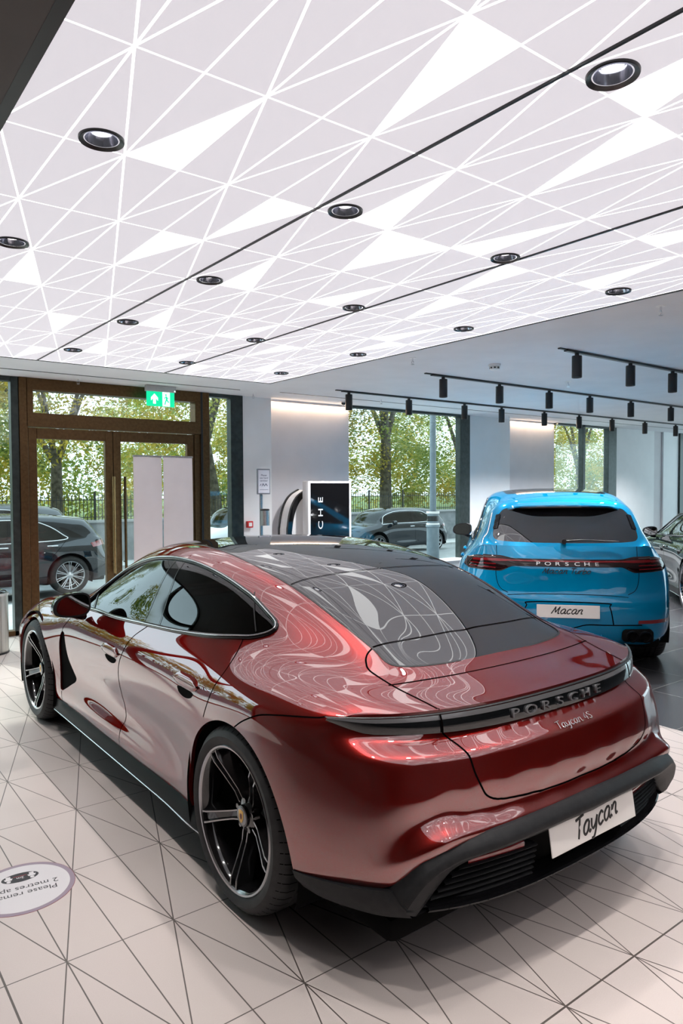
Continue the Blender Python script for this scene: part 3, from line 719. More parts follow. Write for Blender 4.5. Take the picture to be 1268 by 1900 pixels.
def wheel(root, c, s, R, W, Rr, style='twin5', rim=None, name='wheel', ang=0.0, edge=None, detail=True):
    """wheel with its outer face on side s (+1 = +y); c = centre of the outer face plane."""
    rim = rim or M_RIM; edge = edge or M_RIMEDGE
    h = bpy.data.objects.new(name, None); COL.objects.link(h); h.parent = root; h.location = c
    sh = .02
    prof = [(Rr-.006, -.02), (Rr+.004, -.006), (Rr+.018, -.001), (Rr+(R-Rr)*.45, .002), (R-.028, -.008), (R-.010, -.024), (R-.003, -.045)]
    n = 4 if detail else 2
    for k in range(n):
        y0 = -.06-(W-.12)*k/n; y1 = -.06-(W-.12)*(k+1)/n
        prof += [(R, y0), (R, y1+.008), (R-.007, y1+.0065), (R-.007, y1+.0015)] if k < n-1 else [(R, y0), (R, y1)]
    prof += [(R-.004, -W+.045), (R-.02, -W+.012), (Rr+.02, -W), (Rr-.006, -W+.02)]
    t = MB().lathe([(r, y*s) for r, y in prof], 72 if detail else 40).build('tyre', M_TYRE, h, 40)
    if detail:
        g = MB()
        for k in range(56):
            a = 2*PI*k/56
            P = []
            for (r, y) in ((R-.020, -.012), (R-.007, -.030), (R+.0006, -.05), (R+.0006, -.085)):
                P.append((r, y, a+(-.05-y)*.35))
            v = MB
            q0 = [Vector((math.cos(a2)*(r+.0006), y*s, math.sin(a2)*(r+.0006))) for r, y, a2 in P]
            q1 = [Vector((math.cos(a2+.010)*(r+.0006), y*s, math.sin(a2+.010)*(r+.0006))) for r, y, a2 in P]
            g.grid([q0, q1])
        g.build('tread_groove', M_GAP, t, 0, recalc=False)
    bar_ = [(Rr-.006, -.018), (Rr-.014, -.012), (Rr-.022, -.022), (Rr-.028, -.06), (Rr-.035, -W*.55), (Rr-.02, -W+.02)]
    MB().lathe([(r, y*s) for r, y in bar_], 64).build('rim_barrel', rim, h, 40)
    MB().lathe([(r, y*s) for r, y in [(Rr+.003, -.010), (Rr-.002, -.004), (Rr-.009, -.006), (Rr-.013, -.013)]], 64).build('rim_edge', edge, h, 40)
    MB().lathe([(r, y*s) for r, y in [(.0005, -.20*W/.3), (Rr*.70, -.20*W/.3), (Rr*.70, -.235*W/.3), (.0005, -.235*W/.3)]], 48).build('brake_disc', M_DISC, h, 40)
    MB().lathe([(r, y*s) for r, y in [(.0005, -.24*W/.3), (Rr-.04, -.27*W/.3)]], 40).build('wheel_back', M_DARK, h, 40)
    def T(a): return Matrix.Rotation(-a, 4, 'Y')     # angle in the x-z plane, 0 = forward
    if style == 'twin5':
        cal = MB()
        cal.grid([[Vector((math.cos(a)*r, -.155*s, math.sin(a)*r)) for r in (Rr*.52, Rr*.74)] for a in np.linspace(PI-.5, PI+.5, 9)])
        cal.build('brake_caliper', mat('caliper', (.05, .05, .055), .3), h, 40)
        for k in range(5):
            a = ang+2*PI*k/5
            sp = MB()
            rows = []
            for r, hw, y, dp in ((.045, .022, -.070, .03), (.10, .0185, -.062, .045), (.17, .0205, -.038, .055), (Rr-.045, .0245, -.014, .06), (Rr-.012, .027, -.010, .05)):
                rows.append([Vector((r, (y-dp)*s, -hw*1.7)), Vector((r, y*s, -hw)), Vector((r, y*s, -hw*.66)), Vector((r, (y-.014)*s, -hw*.5)), Vector((r, (y-.014)*s, hw*.5)), Vector((r, y*s, hw*.66)), Vector((r, y*s, hw)), Vector((r, (y-dp)*s, hw*1.7))])
            sp.grid([[T(a) @ v for v in rw] for rw in rows])
            so = sp.build('spoke', rim, h, 25)
            ed = MB()
            for q in (-1, 1):
                rr = []
                for r, hw, y in ((.062, .0175, -.0672), (.10, .0155, -.0615), (.17, .0172, -.0375), (Rr-.045, .0205, -.0135), (Rr-.018, .0225, -.0105)):
                    w = .0024
                    rr.append([Vector((r, (y+.001)*s, q*hw-w)), Vector((r, (y+.0018)*s, q*hw+w))])
                ed.grid([[T(a) @ v for v in rw] for rw in rr])
            ed.build('machined_line', edge, so, 0)
        for k in range(5):
            a = ang+2*PI*(k+.5)/5
            MB().cyl(T(a) @ Vector((.058, -.080*s, 0)), T(a) @ Vector((.058, -.062*s, 0)), .011, n=6).build('wheel_bolt', M_RIM, h, 40)
        MB().lathe([(r, y*s) for r, y in [(.075, -.088), (.066, -.072), (.042, -.063), (.040, -.052), (.034, -.050), (.0005, -.050)]], 32).build('hub', rim, h, 40)
        cap = MB().lathe([(r, y*s) for r, y in [(.034, -.0495), (.030, -.0485), (.0005, -.0483)]], 28).build('hub_cap', mat('cap_ring', (.3, .3, .31), .3, .9), h, 40)
        sh_ = [(-.016, .022), (0, .026), (.016, .022), (.0165, -.002), (.010, -.018), (0, -.026), (-.010, -.018), (-.0165, -.002)]
        MB().prism([(x, -.0480*s, z) for x, z in sh_], (0, .0012*s, 0)).build('crest', mat('crest_gold', (.75, .45, .12), .3, .8), cap, 0)
        MB().prism([(x*.45, -.0466*s, z*.45) for x, z in sh_], (0, .0006*s, 0)).build('crest_shield', mat('crest_dark', (.16, .03, .02), .4), cap, 0)
    else:
        npair = 10 if style == 'pairs10' else 8
        for k in range(npair):
            for d in (-1, 1):
                a = ang+2*PI*k/npair
                r0 = [Vector((.05, -.045*s, d*.006)), Vector((Rr*.55, -.028*s, d*.012)), Vector((Rr-.012, -.012*s, d*.021))]
                sp = MB().grid([[T(a) @ (v+Vector((0, e[1]*s, e[0]))) for v in r0] for e in ((-.0075, -.02), (-.006, 0), (.006, 0), (.0075, -.02))])
                sp.build('spoke', edge, h, 25)
        MB().lathe([(r, y*s) for r, y in [(.07, -.06), (.062, -.045), (.035, -.036), (.0005, -.036)]], 24).build('hub', edge, h, 40)
    return h

STROKES = {'T': (1.0, [[(-.1, 1.52), (.4, 1.58), (1.05, 1.66)], [(.52, 1.6), (.44, .8), (.32, 0)]]),
    'a': (1.15, [[(.85, .95), (.5, 1.0), (.15, .7), (.1, .25), (.35, 0), (.7, .25), (.9, .9)], [(.9, .9), (.82, .3), (.95, .02), (1.15, .15)]]),
    'y': (1.08, [[(.1, .95), (.12, .35), (.35, .1), (.7, .4), (.95, .95)], [(.95, .95), (.75, 0), (.45, -.55), (.1, -.6)]]),
    'c': (.92, [[(.8, .8), (.55, 1.0), (.2, .75), (.1, .3), (.35, 0), (.8, .18)]]),
    'n': (1.1, [[(.15, .95), (.05, 0)], [(.1, .5), (.45, .95), (.75, .88), (.7, .4), (.75, .05), (.98, .12)]]),
    'M': (1.62, [[(0, 0), (.32, .9), (.5, 1.5)], [(.5, 1.5), (.6, .7), (.68, .25)], [(.68, .25), (1.0, .9), (1.3, 1.5)], [(1.3, 1.5), (1.2, .6), (1.25, .02), (1.5, .12)]]),
    'u': (1.0, [[(.1, .95), (.08, .3), (.3, .03), (.65, .3), (.85, .95)], [(.85, .95), (.78, .2), (1, .05)]]), 'r': (.75, [[(.12, .95), (.06, 0)], [(.1, .5), (.35, .9), (.7, .95)]]),
    'b': (.95, [[(.2, 1.6), (.08, .1), (.4, 0), (.8, .3), (.75, .8), (.4, .9), (.1, .5)]]), 'o': (.95, [[(.5, 1.0), (.15, .7), (.1, .25), (.4, 0), (.75, .3), (.8, .75), (.5, 1.0)]]),
    '4': (1.0, [[(.6, 1.5), (.05, .55), (.5, .52), (.9, .55)], [(.7, .95), (.6, 0)]]), 'S': (.95, [[(.85, 1.3), (.5, 1.5), (.15, 1.2), (.5, .8), (.8, .4), (.5, .02), (.05, .2)]]), ' ': (.6, [])}
def script_obj(name, txt, m, parent, M, h, r, slant=.28, sx=1.0):
    """handwritten-style lettering drawn with round strokes; h = height of a small letter"""
    W = sum(STROKES[c][0] for c in txt); x = -W/2; mb = MB()
    for c in txt:
        adv, st = STROKES[c]
        for q in st:
            P = resamp(q, 6); mb.tube([((x+a+slant*b-.2)*h*sx, (b-.5)*h, 0) for a, b in P], r, 6)
        x += adv
    bmesh.ops.transform(mb.bm, matrix=M @ Matrix.Diagonal((1, 1, .35, 1)), verts=mb.bm.verts)
    return mb.build(name, m, parent, 60)

class Body:
    """smooth body of one car: surface, clipping into panels, ribbons and trims that follow the surface"""
    def __init__(s, tables, root, sub=3, fine=3, lam=1.0, creases=()):
        lo, upp, c0, c1 = tables
        V, N, Q = body_surface(lo, upp, c0, c1, sub, fine, lam, creases)
        V, N, Q = mirror_y(V, N, Q); s.V, s.N, s.F = V, N, tri(Q); s.root = root
        s.bvh = BVHTree.FromPolygons(V.tolist(), s.F.tolist())
        s.parts = {}
    def hit(s, o, d):
        p, n, i, t = s.bvh.ray_cast(Vector(o), Vector(d)); return p, n
    def side_y(s, x, z, default=.8):
        p, n = s.hit((x, 2, z), (0, -1, 0)); return p if p else Vector((x, default, z))
    def top_z(s, x, y):
        p, n = s.hit((x, y, 3), (0, 0, -1)); return p if p else Vector((x, y, 1))
    def snap(s, p):
        q, n, i, d = s.bvh.find_nearest(Vector(p)); return q, n
    def ribbon(s, name, pts, w, m, off=.0008, n=10, closed=False, parent=None, both=False, sag=0.0):
        for sgn in ((1, -1) if both else (1,)):
            P = resamp([(p[0], p[1]*sgn, p[2]) for p in pts], n, closed); mb = MB(); rows = []
            S = [s.snap(p) for p in P]
            for k in range(len(S)):
                q, nn = S[k]; a = S[k-1][0] if (k or closed) else S[0][0]; b = S[(k+1) % len(S)][0] if (k < len(S)-1 or closed) else S[k][0]
                t = (b-a)
                if t.length < 1e-7: t = Vector((1, 0, 0))
                bn = t.normalized().cross(nn).normalized()*(w/2)
                rows.append([q-bn+nn*off, q+bn+nn*off])
            if closed: rows.append(rows[0])
            mb.grid(rows); mb.build(name, m, parent or s.root, 0, recalc=False)
    def trim(s, name, pts, r, m, n=6, closed=True, parent=None, both=True, off=0.0, seg=8):
        for sgn in ((1, -1) if both else (1,)):
            P = resamp([(p[0], p[1]*sgn, p[2]) for p in pts], n, closed)
            Q = []
            for p in P:
                q, nn = s.snap(p); Q.append(q+nn*off)
            MB().tube(Q, r, seg, closed).build(name, m, parent or s.root, 60)

def arch_liner(root, x, z, R, y0, y1, s):
    a = np.linspace(-.35, PI+.35, 40)
    mb = MB(); mb.grid([[Vector((x+math.cos(t)*R, y*s, z+math.sin(t)*R)) for y in (y0, y1)] for t in a])
    mb.grid([[Vector((x+math.cos(t)*r, y1*s, z+math.sin(t)*r)) for r in (.02, R)] for t in a])
    return mb.build('wheel_arch_liner', M_DARK, root, 40)

def seat(root, x, y, w=.5, zb=.42, tilt=.30, m=None):
    m = m or M_SEAT
    st = bpy.data.objects.new('seat', None); COL.objects.link(st); st.parent = root; st.location = (x, y, zb)
    MB().box((-.26, -w/2, -.07), (.28, w/2, .07), .05, 3).build('seat_cushion', m, st, 50)
    M = Matrix.Translation((-.25, 0, .05)) @ Matrix.Rotation(-tilt, 4, 'Y')
    MB().box((-.06, -w/2, 0), (.06, w/2, .56), .055, 3, M=M).build('seat_back', m, st, 50)
    MB().box((-.045, -.13, .56), (.045, .13, .74), .04, 3, M=M).build('headrest', m, st, 50)
    return st

def door_mirror(root, at, s, shell, lower, size=(.24, .13, .10), stalk=(0, -.10, -.05), glass_back=True):
    """wing mirror: rounded shell, glass looking backwards, foot"""
    h = bpy.data.objects.new('door_mirror', None); COL.objects.link(h); h.parent = root; h.location = at
    L, Hh, D = size[0]/2, size[1]/2, size[2]
    prof = [(-1, .05), (-.95, .62), (-.7, .92), (-.2, 1.0), (.4, .86), (.85, .45), (1.0, -.15), (.9, -.62), (.5, -.88), (-.1, -.95), (-.7, -.85), (-.96, -.45)]
    ring = resamp([(a, b) for a, b in prof], 4, True)
    rows = []
    for k, (dx, sc) in enumerate(((0, 1.0), (.35, 1.0), (.7, .86), (.92, .55), (1.0, .12))):
        rows.append([Vector((dx*D, a*L*sc*s, b*Hh*sc)) for a, b in ring])
    mb = MB(); mb.grid([r+[r[0]] for r in rows]); bmesh.ops.remove_doubles(mb.bm, verts=mb.bm.verts, dist=1e-5)
    mb.build('mirror_shell', shell, h, 60)
    low = MB(); low.grid([[Vector((dx*D, a*L*sc*1.012*s, b*Hh*sc*1.012)) for a, b in ring if b < -.35] for dx, sc in ((-.01, 1.0), (.35, 1.0), (.7, .86), (.92, .55))])
    low.build('mirror_skirt', lower, h, 60)
    MB().prism([Vector((-.002, a*L*s, b*Hh)) for a, b in ring], (.004, 0, 0)).build('mirror_bezel', M_BLACK, h, 0)
    MB().prism([Vector((-.004, a*L*.86*s-.004*s, b*Hh*.86)) for a, b in ring], (.002, 0, 0)).build('mirror_glass', M_MIRROR, h, 0)
    a = Vector((D*.45, stalk[1]*s*0-.0*s, -Hh*.75)); b = Vector((D*.45+stalk[0], stalk[1]*s, stalk[2]-Hh*.9))
    MB().tube([a, (a+b)/2+Vector((0, 0, -.012)), b], [.022, .018, .026], 10).build('mirror_foot', M_BLACKG, h, 60)
    return h
# ---------------------------------------------------------------- the red four-door saloon
CX, CY = 2.2795, 2.4078
M_CHERRY = car_paint('cherry_metallic_paint', (.205, .0095, .0075), metal=.78, rough=.31, ior=2.4)
DLO = [(2.10, .899), (1.80, .903), (1.524, .908), (1.089, .931), (.744, .949), (.439, .974), (.224, .999), (.145, 1.014), (.105, 1.036), (.120, 1.062), (.187, 1.092), (.327, 1.143), (.415, 1.167),
       (.581, 1.205), (.815, 1.241), (1.053, 1.256), (1.257, 1.251), (1.52, 1.220), (1.822, 1.142), (1.985, 1.055), (2.075, .965)]
ROOFG = [(-.463, 0), (-.462, .2), (-.452, .36), (-.435, .46), (-.405, .512), (-.36, .520), (-.285, .512), (0, .527), (.25, .541), (.6, .541), (.95, .527), (1.3, .522), (1.6, .522), (1.8, .535), (2.1, .585), (2.4, .65), (2.60, .70),
         (2.64, .62), (2.68, .4), (2.70, .2), (2.70, 0)]
def sal_zb(P):
    """bottom edge of the painted skin"""
    y = np.abs(P[:, 1]); x = P[:, 0]
    rear = np.interp(y, [0, .5, .63, .69, .75, .795, .83, .97], [.516, .506, .492, .478, .447, .372, .349, .326])
    side = np.interp(x, [-.45, -.4, .3, .45, 2.35, 2.5, 3.2, 4.2], [.326, .326, .25, .243, .243, .25, .24, .235])
    return np.where(x < -.42, rear, side)

def saloon():
    R = thing('sports_saloon', 'dark cherry red four-door sports car on the pale patterned floor', 'car', (CX, CY, 0), PI/2)
    B = Body(sal_tables(), R, lam=SAL_LAM, creases=((7, 0, 5), (6, 0, 6), (2, 0, 5)))
    V, N, F = B.V, B.N, B.F
    body = (V, N, F)
    # wheel arches, lower edge
    arch = lambda P: np.minimum(np.hypot(P[:, 0]-.015, P[:, 2]-.303)-.420, np.hypot(P[:, 0]-2.905, P[:, 2]-.303)-.420)
    f = np.where(np.abs(V[:, 1]) > .5, arch(V), 1.0); _, body = clip(*body, f)
    P = body[0]; f = P[:, 2]-sal_zb(P); _, body = clip(*body, f)
    VENT = resamp([(2.262, .716), (2.312, .716), (2.347, .657), (2.369, .57), (2.384, .441), (2.371, .325), (2.30, .342), (2.203, .388), (2.115, .435), (2.17, .49), (2.22, .555), (2.238, .65)], 4, True)
    P = body[0]; f = np.where(np.abs(P[:, 1]) > .7, poly_sdf(P[:, [0, 2]], VENT), 1.0); vent, body = clip(*body, f)
    # side glass
    dlo = resamp(DLO, 5, True)
    P = body[0]; f = np.where(np.abs(P[:, 1]) > .45, poly_sdf(P[:, [0, 2]], dlo), 1.0); sideg, body = clip(*body, f)
    # roof, rear glass and windscreen
    half = resamp(ROOFG, 5); rg = np.concatenate([half, half[::-1]*[1, -1]])
    P = body[0]; f = np.where((P[:, 2] > .83), poly_sdf(P[:, [0, 1]], rg), 1.0); roof, body = clip(*body, f)
    o = sheet_obj('body_shell', body, M_CHERRY, R, depth=.016)
    # glass areas
    def split(mesh, a, b, plane=(0, 2)):
        (x0, z0), (x1, z1) = a, b; P = mesh[0][:, list(plane)]
        return clip(*mesh, (P[:, 0]-x0)*(z1-z0)-(P[:, 1]-z0)*(x1-x0))
    A, rest = split(sideg, (1.165, .90), (1.135, 1.27))       # f<0 side
    if A[0][A[2]].mean((0, 1))[0] < rest[0][rest[2]].mean((0, 1))[0]: A, rest = rest, A
    pill, rest = split(rest, (.975, .90), (1.035, 1.27))
    if pill[0][pill[2]].mean((0, 1))[0] < rest[0][rest[2]].mean((0, 1))[0]: pill, rest = rest, pill
    rw, qw = split(rest, (.165, 1.0), (.37, 1.17))
    if rw[0][rw[2]].mean((0, 1))[0] < qw[0][qw[2]].mean((0, 1))[0]: rw, qw = qw, rw
    def lr(mesh, side):
        V, N, F = mesh; k = V[F].mean(1)[:, 1]*side > 0; return V, N, F[k]
    for s in (1, -1):
        for nm, g, m in (('side_window', A, M_CARGLASS), ('door_pillar', pill, M_BLACKG), ('side_window', rw, M_CARGLASS), ('quarter_window', qw, M_CARGLASS)):
            sheet_obj(nm, lr(g, s), m, R, depth=.004, off=-.003)
    ws, top = clip(*roof, 1.74+.0*roof[0][:, 0]-roof[0][:, 0]-.05*roof[0][:, 1]**2)
    sheet_obj('windscreen', ws, M_CLEARGLASS, R, depth=.005, off=-.001)
    rear, roofp = clip(*top, top[0][:, 0]-(.285-.12*top[0][:, 1]**2))
    low, rear = clip(*rear, rear[0][:, 0]-(-.283-.0*rear[0][:, 1]))
    sheet_obj('glass_roof', roofp, M_BLACKGLASS, R, depth=.006, off=-.0015)
    sheet_obj('rear_window', rear, M_BLACKGLASS, R, depth=.006, off=-.0015)
    sheet_obj('rear_spoiler_glass', low, M_BLACKGLASS, R, depth=.006, off=-.0015)
    for x0, k in ((.285, -.12), (-.283, 0)):
        B.ribbon('glass_joint', [(x0+k*y*y, y, B.top_z(x0+k*y*y, y).z) for y in np.linspace(-.54 if k else -.512, .54 if k else .512, 15)], .005, M_GAP, off=.0007, n=4)
    B.ribbon('roof_seal', [(x, y, B.top_z(x, y).z) for x, y in ROOFG[1:17]], .009, M_BLACK, off=.0012, n=6, both=True)
    sp = lambda x, z: tuple(B.side_y(x, z))
    B.trim('window_trim', [sp(x, z) for x, z in DLO], .0115, M_BLACKG, both=True, off=.001)
    B.trim('window_chrome', [sp(x, z) for x, z in resamp([(a, b) for a, b in DLO], 1, True)], .0026, M_CHROME, both=True, off=.0112)
    for (x0, z0, x1, z1) in ((1.165, .93, 1.137, 1.245), (.98, .945, 1.033, 1.246), (.185, 1.025, .352, 1.165)):
        B.ribbon('window_seal', [sp(x0+(x1-x0)*t, z0+(z1-z0)*t) for t in np.linspace(0, 1, 6)], .006, M_BLACK, off=.0005, both=True)
    B.ribbon('window_seal', [sp(1.93, .905), sp(2.12, 1.0), sp(2.2, .965)][:2], .014, M_BLACK, off=.0005, both=True)
    # panel gaps
    G = [[(1.078, .931), (1.150, .885), (1.186, .852), (1.245, .767), (1.293, .695), (1.330, .60), (1.334, .511), (1.291, .404), (1.322, .343), (1.315, .262)],
         [(.227, 1.001), (.194, .938), (.175, .883), (.190, .835), (.221, .753), (.245, .69)],
         [(2.12, .885), (2.20, .812), (2.285, .745), (2.30, .715)], [(2.355, .32), (2.36, .25)],
         [(-.029, .722), (-.079, .755), (-.151, .79), (-.204, .809), (-.296, .828), (-.396, .844), (-.464, .853), (-.49, .860)], [(2.86, .735), (2.93, .77), (3.1, .79)]]
    for g in G: B.ribbon('panel_gap', [sp(x, z) for x, z in g], .0055, M_GAP, n=8, both=True)
    LID = [(-.286, .508, 1.003), (-.304, .551, .986), (-.334, .582, .968), (-.388, .604, .945), (-.502, .592, .915), (-.605, .574, .893), (-.70, .560, .873)]
    B.ribbon('panel_gap', LID, .007, M_GAP, n=10, both=True)
    LID2 = [(-.711, .555, .794), (-.755, .54, .770), (-.806, .530, .743), (-.817, .517, .68), (-.815, .494, .628), (-.817, .471, .604), (-.823, .43, .586), (-.838, .349, .573), (-.850, .22, .563)]
    B.ribbon('panel_gap', LID2, .007, M_GAP, n=10, both=True)
    B.ribbon('panel_gap', [(-.855, y, .561) for y in np.linspace(-.24, .24, 9)], .006, M_GAP, n=4)
    B.ribbon('panel_gap', [(-.549+.117*y*y+.124*y**4, y, .9175) for y in np.linspace(-.605, .605, 15)], .006, M_GAP, n=4)
    # light bar across the tail
    ys = np.concatenate([np.linspace(-.9, -.56, 12), np.linspace(-.555, .555, 31), np.linspace(.56, .9, 12)])
    def bar_row(y, z0, z1, out):
        a = abs(y); k = min(1, max(0, (a-.70)/.2)); t = min(1, max(0, (a-.79)/.11))
        top = np.array([lipx(a), y, .862+.004*k]); bot = np.array([-.766+.071*a*a+.324*a**4, y, .79+.032*a*a+.040*t**1.3])
        pts = []
        for v in np.linspace(z0, z1, 5):
            p = top+(bot-top)*v; p[0] -= out+.004*math.sin(PI*v); pts.append(Vector(p))
        return pts
    MB().grid([bar_row(y, .30, 1.0, .012) for y in ys]).build('light_bar_lens', mat('smoked_lamp_lens', (.006, .007, .008), .05, coat=1), R, 60, recalc=False)
    MB().grid([bar_row(y, .06, .30, .013) for y in ys]).build('light_bar_strip', mat('grey_light_strip', (.13, .13, .135), .25, coat=1), R, 60, recalc=False)
    MB().grid([[a[0]+Vector((.012, 0, .001)), a[0], a[0]+(a[4]-a[0])*.03] for a in [bar_row(y, 0, 1, .013) for y in ys]]).build('tail_lip_seal', M_BLACK, R, 60, recalc=False)
    for s in (1, -1):
        MB().grid([[a[0]+Vector((-.0025, 0, 0)) for a in [bar_row(y, v, 1, .013)]] + [bar_row(y, v, 1, .0155)[0]+Vector((0, .008*s, 0))] for v in np.linspace(0, 1, 5) for y in [.566*s]]).build('lamp_gap', M_GAP, R, 0)
    # letters on the light bar
    M_LET = mat('smoked_letters', (.26, .26, .27), .2, .5, coat=1)
    def on_bar(y, v): 
        q = bar_row(y, v, 1, .0135)[0]; return q
    for k, ch in enumerate('PORSCHE'):
        y = .255-.085*k
        x = on_bar(y-.01, .62)-on_bar(y+.01, .62); u = on_bar(y, .4)-on_bar(y, .85)
        text_obj('letter', ch, M_LET, R, frame(on_bar(y, .63)+Vector((-.002, 0, 0)), x, u), .047, .004, sx=1.75)
    q, nn = B.snap((-.85, -.03, .748)); 
    def rear_at(y, z):
        p, n = B.hit((-2, y, z), (1, 0, 0)); return p, (n if n.x < 0 else -n)
    p, n = rear_at(-.015, .752); p1, _ = rear_at(-.10, .752); p2, _ = rear_at(-.015, .775)
    script_obj('model_script', 'Taycan 4S', mat('script_silver', (.55, .45, .45), .2, .9), R, frame(p+n*.002, p1-p, p2-p), .021, .0022, sx=1.15)
    # dark lower bumper
    T = [(-.914, 0, .518), (-.897, .4, .510), (-.872, .55, .502), (-.838, .66, .486), (-.800, .745, .447), (-.752, .798, .372), (-.735, .815, .345)]
    Rg = [(-.950, 0, .478), (-.932, .4, .470), (-.908, .55, .462), (-.876, .655, .447), (-.845, .745, .405), (-.812, .795, .335), (-.795, .800, .300)]
    Bt = [(-.893, 0, .424), (-.862, .4, .419), (-.836, .52, .412), (-.818, .60, .395), (-.803, .66, .350), (-.790, .71, .300), (-.784, .750, .268)]
    T, Rg, Bt = (resamp(q, 8) for q in (T, Rg, Bt))
    for s in (1,):
        rows = []
        for i in list(range(len(T)-1, -1, -1))+[-i for i in range(1, len(T))]:
            sg = 1 if i >= 0 else -1; j = abs(i)
            f = lambda q: Vector((q[j][0], q[j][1]*sg, q[j][2]))
            t, g, b = f(T), f(Rg), f(Bt)
            rows.append([t+Vector((.03, 0, .004)), t+Vector((.004, 0, .004)), t+Vector((-.004, 0, .001)), t*.45+g*.55+Vector((-.007, 0, .004)), g+Vector((0, 0, .004)), g+Vector((.004, 0, -.004)), g*.4+b*.6+Vector((-.004, 0, -.002)), b, b+Vector((.05, 0, .004))])
        MB().grid(rows).build('bumper_bar', M_PLASTIC, R, 60, recalc=False)
    # side skirts behind the rear wheels
    for s in (1, -1):
        tp = resamp([(-.405, .968, .327), (-.5, .95, .336), (-.62, .91, .347), (-.70, .86, .352), (-.745, .815, .352)], 6)
        ms = resamp([(-.415, .964, .305), (-.5, .947, .306), (-.62, .907, .310), (-.71, .857, .312), (-.775, .805, .318)], 6)
        bt = resamp([(-.44, .945, .278), (-.52, .925, .270), (-.62, .885, .268), (-.71, .83, .264), (-.782, .765, .266)], 6)
        inn = [p*[1, .86, 1] for p in bt]
        MB().grid([[Vector((a[0], a[1]*s, a[2])) for a in (t*[1, .97, 1], t, m, b, i)] for t, m, b, i in zip(tp, ms, bt, inn)]).build('rear_skirt', M_PLASTIC, R, 50)
    # recessed grille, slats, diffuser
    yy = np.linspace(-.745, .745, 31)
    gx = lambda y: -.845+.20*y*y
    MB().grid([[Vector((gx(y), y, .44)), Vector((gx(y)+.01, y, .29)), Vector((-.80+.15*y*y, y, .235))] for y in yy]).build('grille_back', M_DARK, R, 40)
    for s in (1, -1):
        for k in range(6):
            z = .396-.0215*k; y0 = .275; y1 = .60+.022*k
            c = [Vector((-.906+.004*k+.215*(y*y), y*s, z-.006*(y/.6)**2)) for y in np.linspace(y0, y1, 10)]
            MB().grid([[p+Vector((.05, 0, .004)), p+Vector((.004, 0, .004)), p+Vector((-.002, 0, 0)), p+Vector((.004, 0, -.006)), p+Vector((.05, 0, -.004))] for p in c]).build('grille_slat', M_PLASTIC, R, 40)
        c = [Vector((-.900+.225*y*y, y*s, .413-.03*y*y)) for y in np.linspace(.33, .56, 9)]
        MB().grid([[p+Vector((.002, 0, .010)), p+Vector((-.003, 0, .004)), p+Vector((-.001, 0, -.012))] for p in c]).build('rear_reflector', M_REDLAMP, R, 40)
    lip = lambda y: Vector((-.894+.077*y*y+.26*y**4, y, .262+.02*y*y))
    yy = np.linspace(-.70, .70, 29)
    MB().grid([[lip(y)+Vector((.06, 0, .028)), lip(y)+Vector((.035, 0, .02)), lip(y)+Vector((.004, 0, .008)), lip(y), lip(y)+Vector((.008, 0, -.010)), lip(y)+Vector((.16, 0, -.035))] for y in yy]).build('rear_diffuser', M_BLACKG, R, 40)
    # plate
    Mx = frame((-.931, 0, .409), (0, -1, 0), (.16, 0, 1))
    pl = MB().box((-.26, -.0505, -.003), (.26, .0505, .003), .002, 1, M=Mx).build('licence_plate', M_PLATE, R, 30)
    script_obj('plate_script', 'Taycan', mat('script_black', (.015, .013, .013), .5), pl, Mx @ Matrix.Translation((.02, .004, .0036)) @ Matrix.Rotation(.10, 4, 'Z'), .042, .0050)
    for x in (-.09, .11): MB().cyl(Mx @ Vector((x, .006, .002)), Mx @ Vector((x, .006, .0055)), .008, n=12).build('plate_screw', M_PLATE, pl, 40)
    # sills, floor pan
    for s in (1, -1):
        xs = np.linspace(.30, 2.50, 23)
        ed = lambda x: .938+.012*math.exp(-((x-.42)/.2)**2)
        MB().grid([[Vector((x, .905*s, .262)), Vector((x, (.917 if .45 < x < 2.3 else .935)*s, .246)), Vector((x, ed(x)*s, .205)), Vector((x, (ed(x)+.006)*s, .168)), Vector((x, ed(x)*s-.01*s, .155)), Vector((x, .80*s, .15))] for x in xs]).build('side_sill', M_SILL, R, 40)
        MB().tube([Vector((x, (ed(x)+.007)*s, .166)) for x in xs], .0035, 6).build('sill_edge', M_SILVER, R, 60)
    MB().box((-.72, -.80, .15), (3.6, .80, .24), .03, 2).build('floor_pan', M_DARK, R, 40)
    for x in (.0, 2.9):
        for s in (1, -1): arch_liner(R, x+.01, .33, .435, .955, .60, s)
    # wheels
    for s in (1, -1):
        wheel(R, (0, .985*s, .355), s, .355, .30, .279, 'twin5', ang=math.radians(-18))
        wheel(R, (2.9, .975*s, .355), s, .355, .26, .277, 'twin5', ang=math.radians(-18))
    for s in (1, -1): sheet_obj('air_curtain_vent', lr(vent, s), M_DARK, R, depth=.004, off=-.012)
    # handles
    for s in (1, -1):
        for hx, hz in ((1.425, .752), (.465, .787)):
            p = B.side_y(hx, hz)
            rows = []
            for x in np.linspace(-.125, .125, 13):
                w = math.sqrt(max(0, 1-(x/.126)**4))
                q = [B.side_y(hx+x, hz+dz*w) for dz in (.030, .018, 0, -.018, -.030)]
                rows.append([Vector((v.x, (v.y+o)*s, v.z)) for v, o in zip(q, (.001, .009, .011, .008, .001))])
            MB().grid(rows).build('door_handle', M_CHERRY, R, 60)
            rows = []
            for x in np.linspace(-.085, .085, 11):
                w = math.sqrt(max(0, 1-(x/.0855)**2))
                q = [B.side_y(hx+x-.01, hz-.036+dz*w) for dz in (.008, 0, -.030)]
                rows.append([Vector((v.x, (v.y+.0015)*s, v.z)) for v in q])
            MB().grid(rows).build('handle_recess', M_DARK, R, 60)
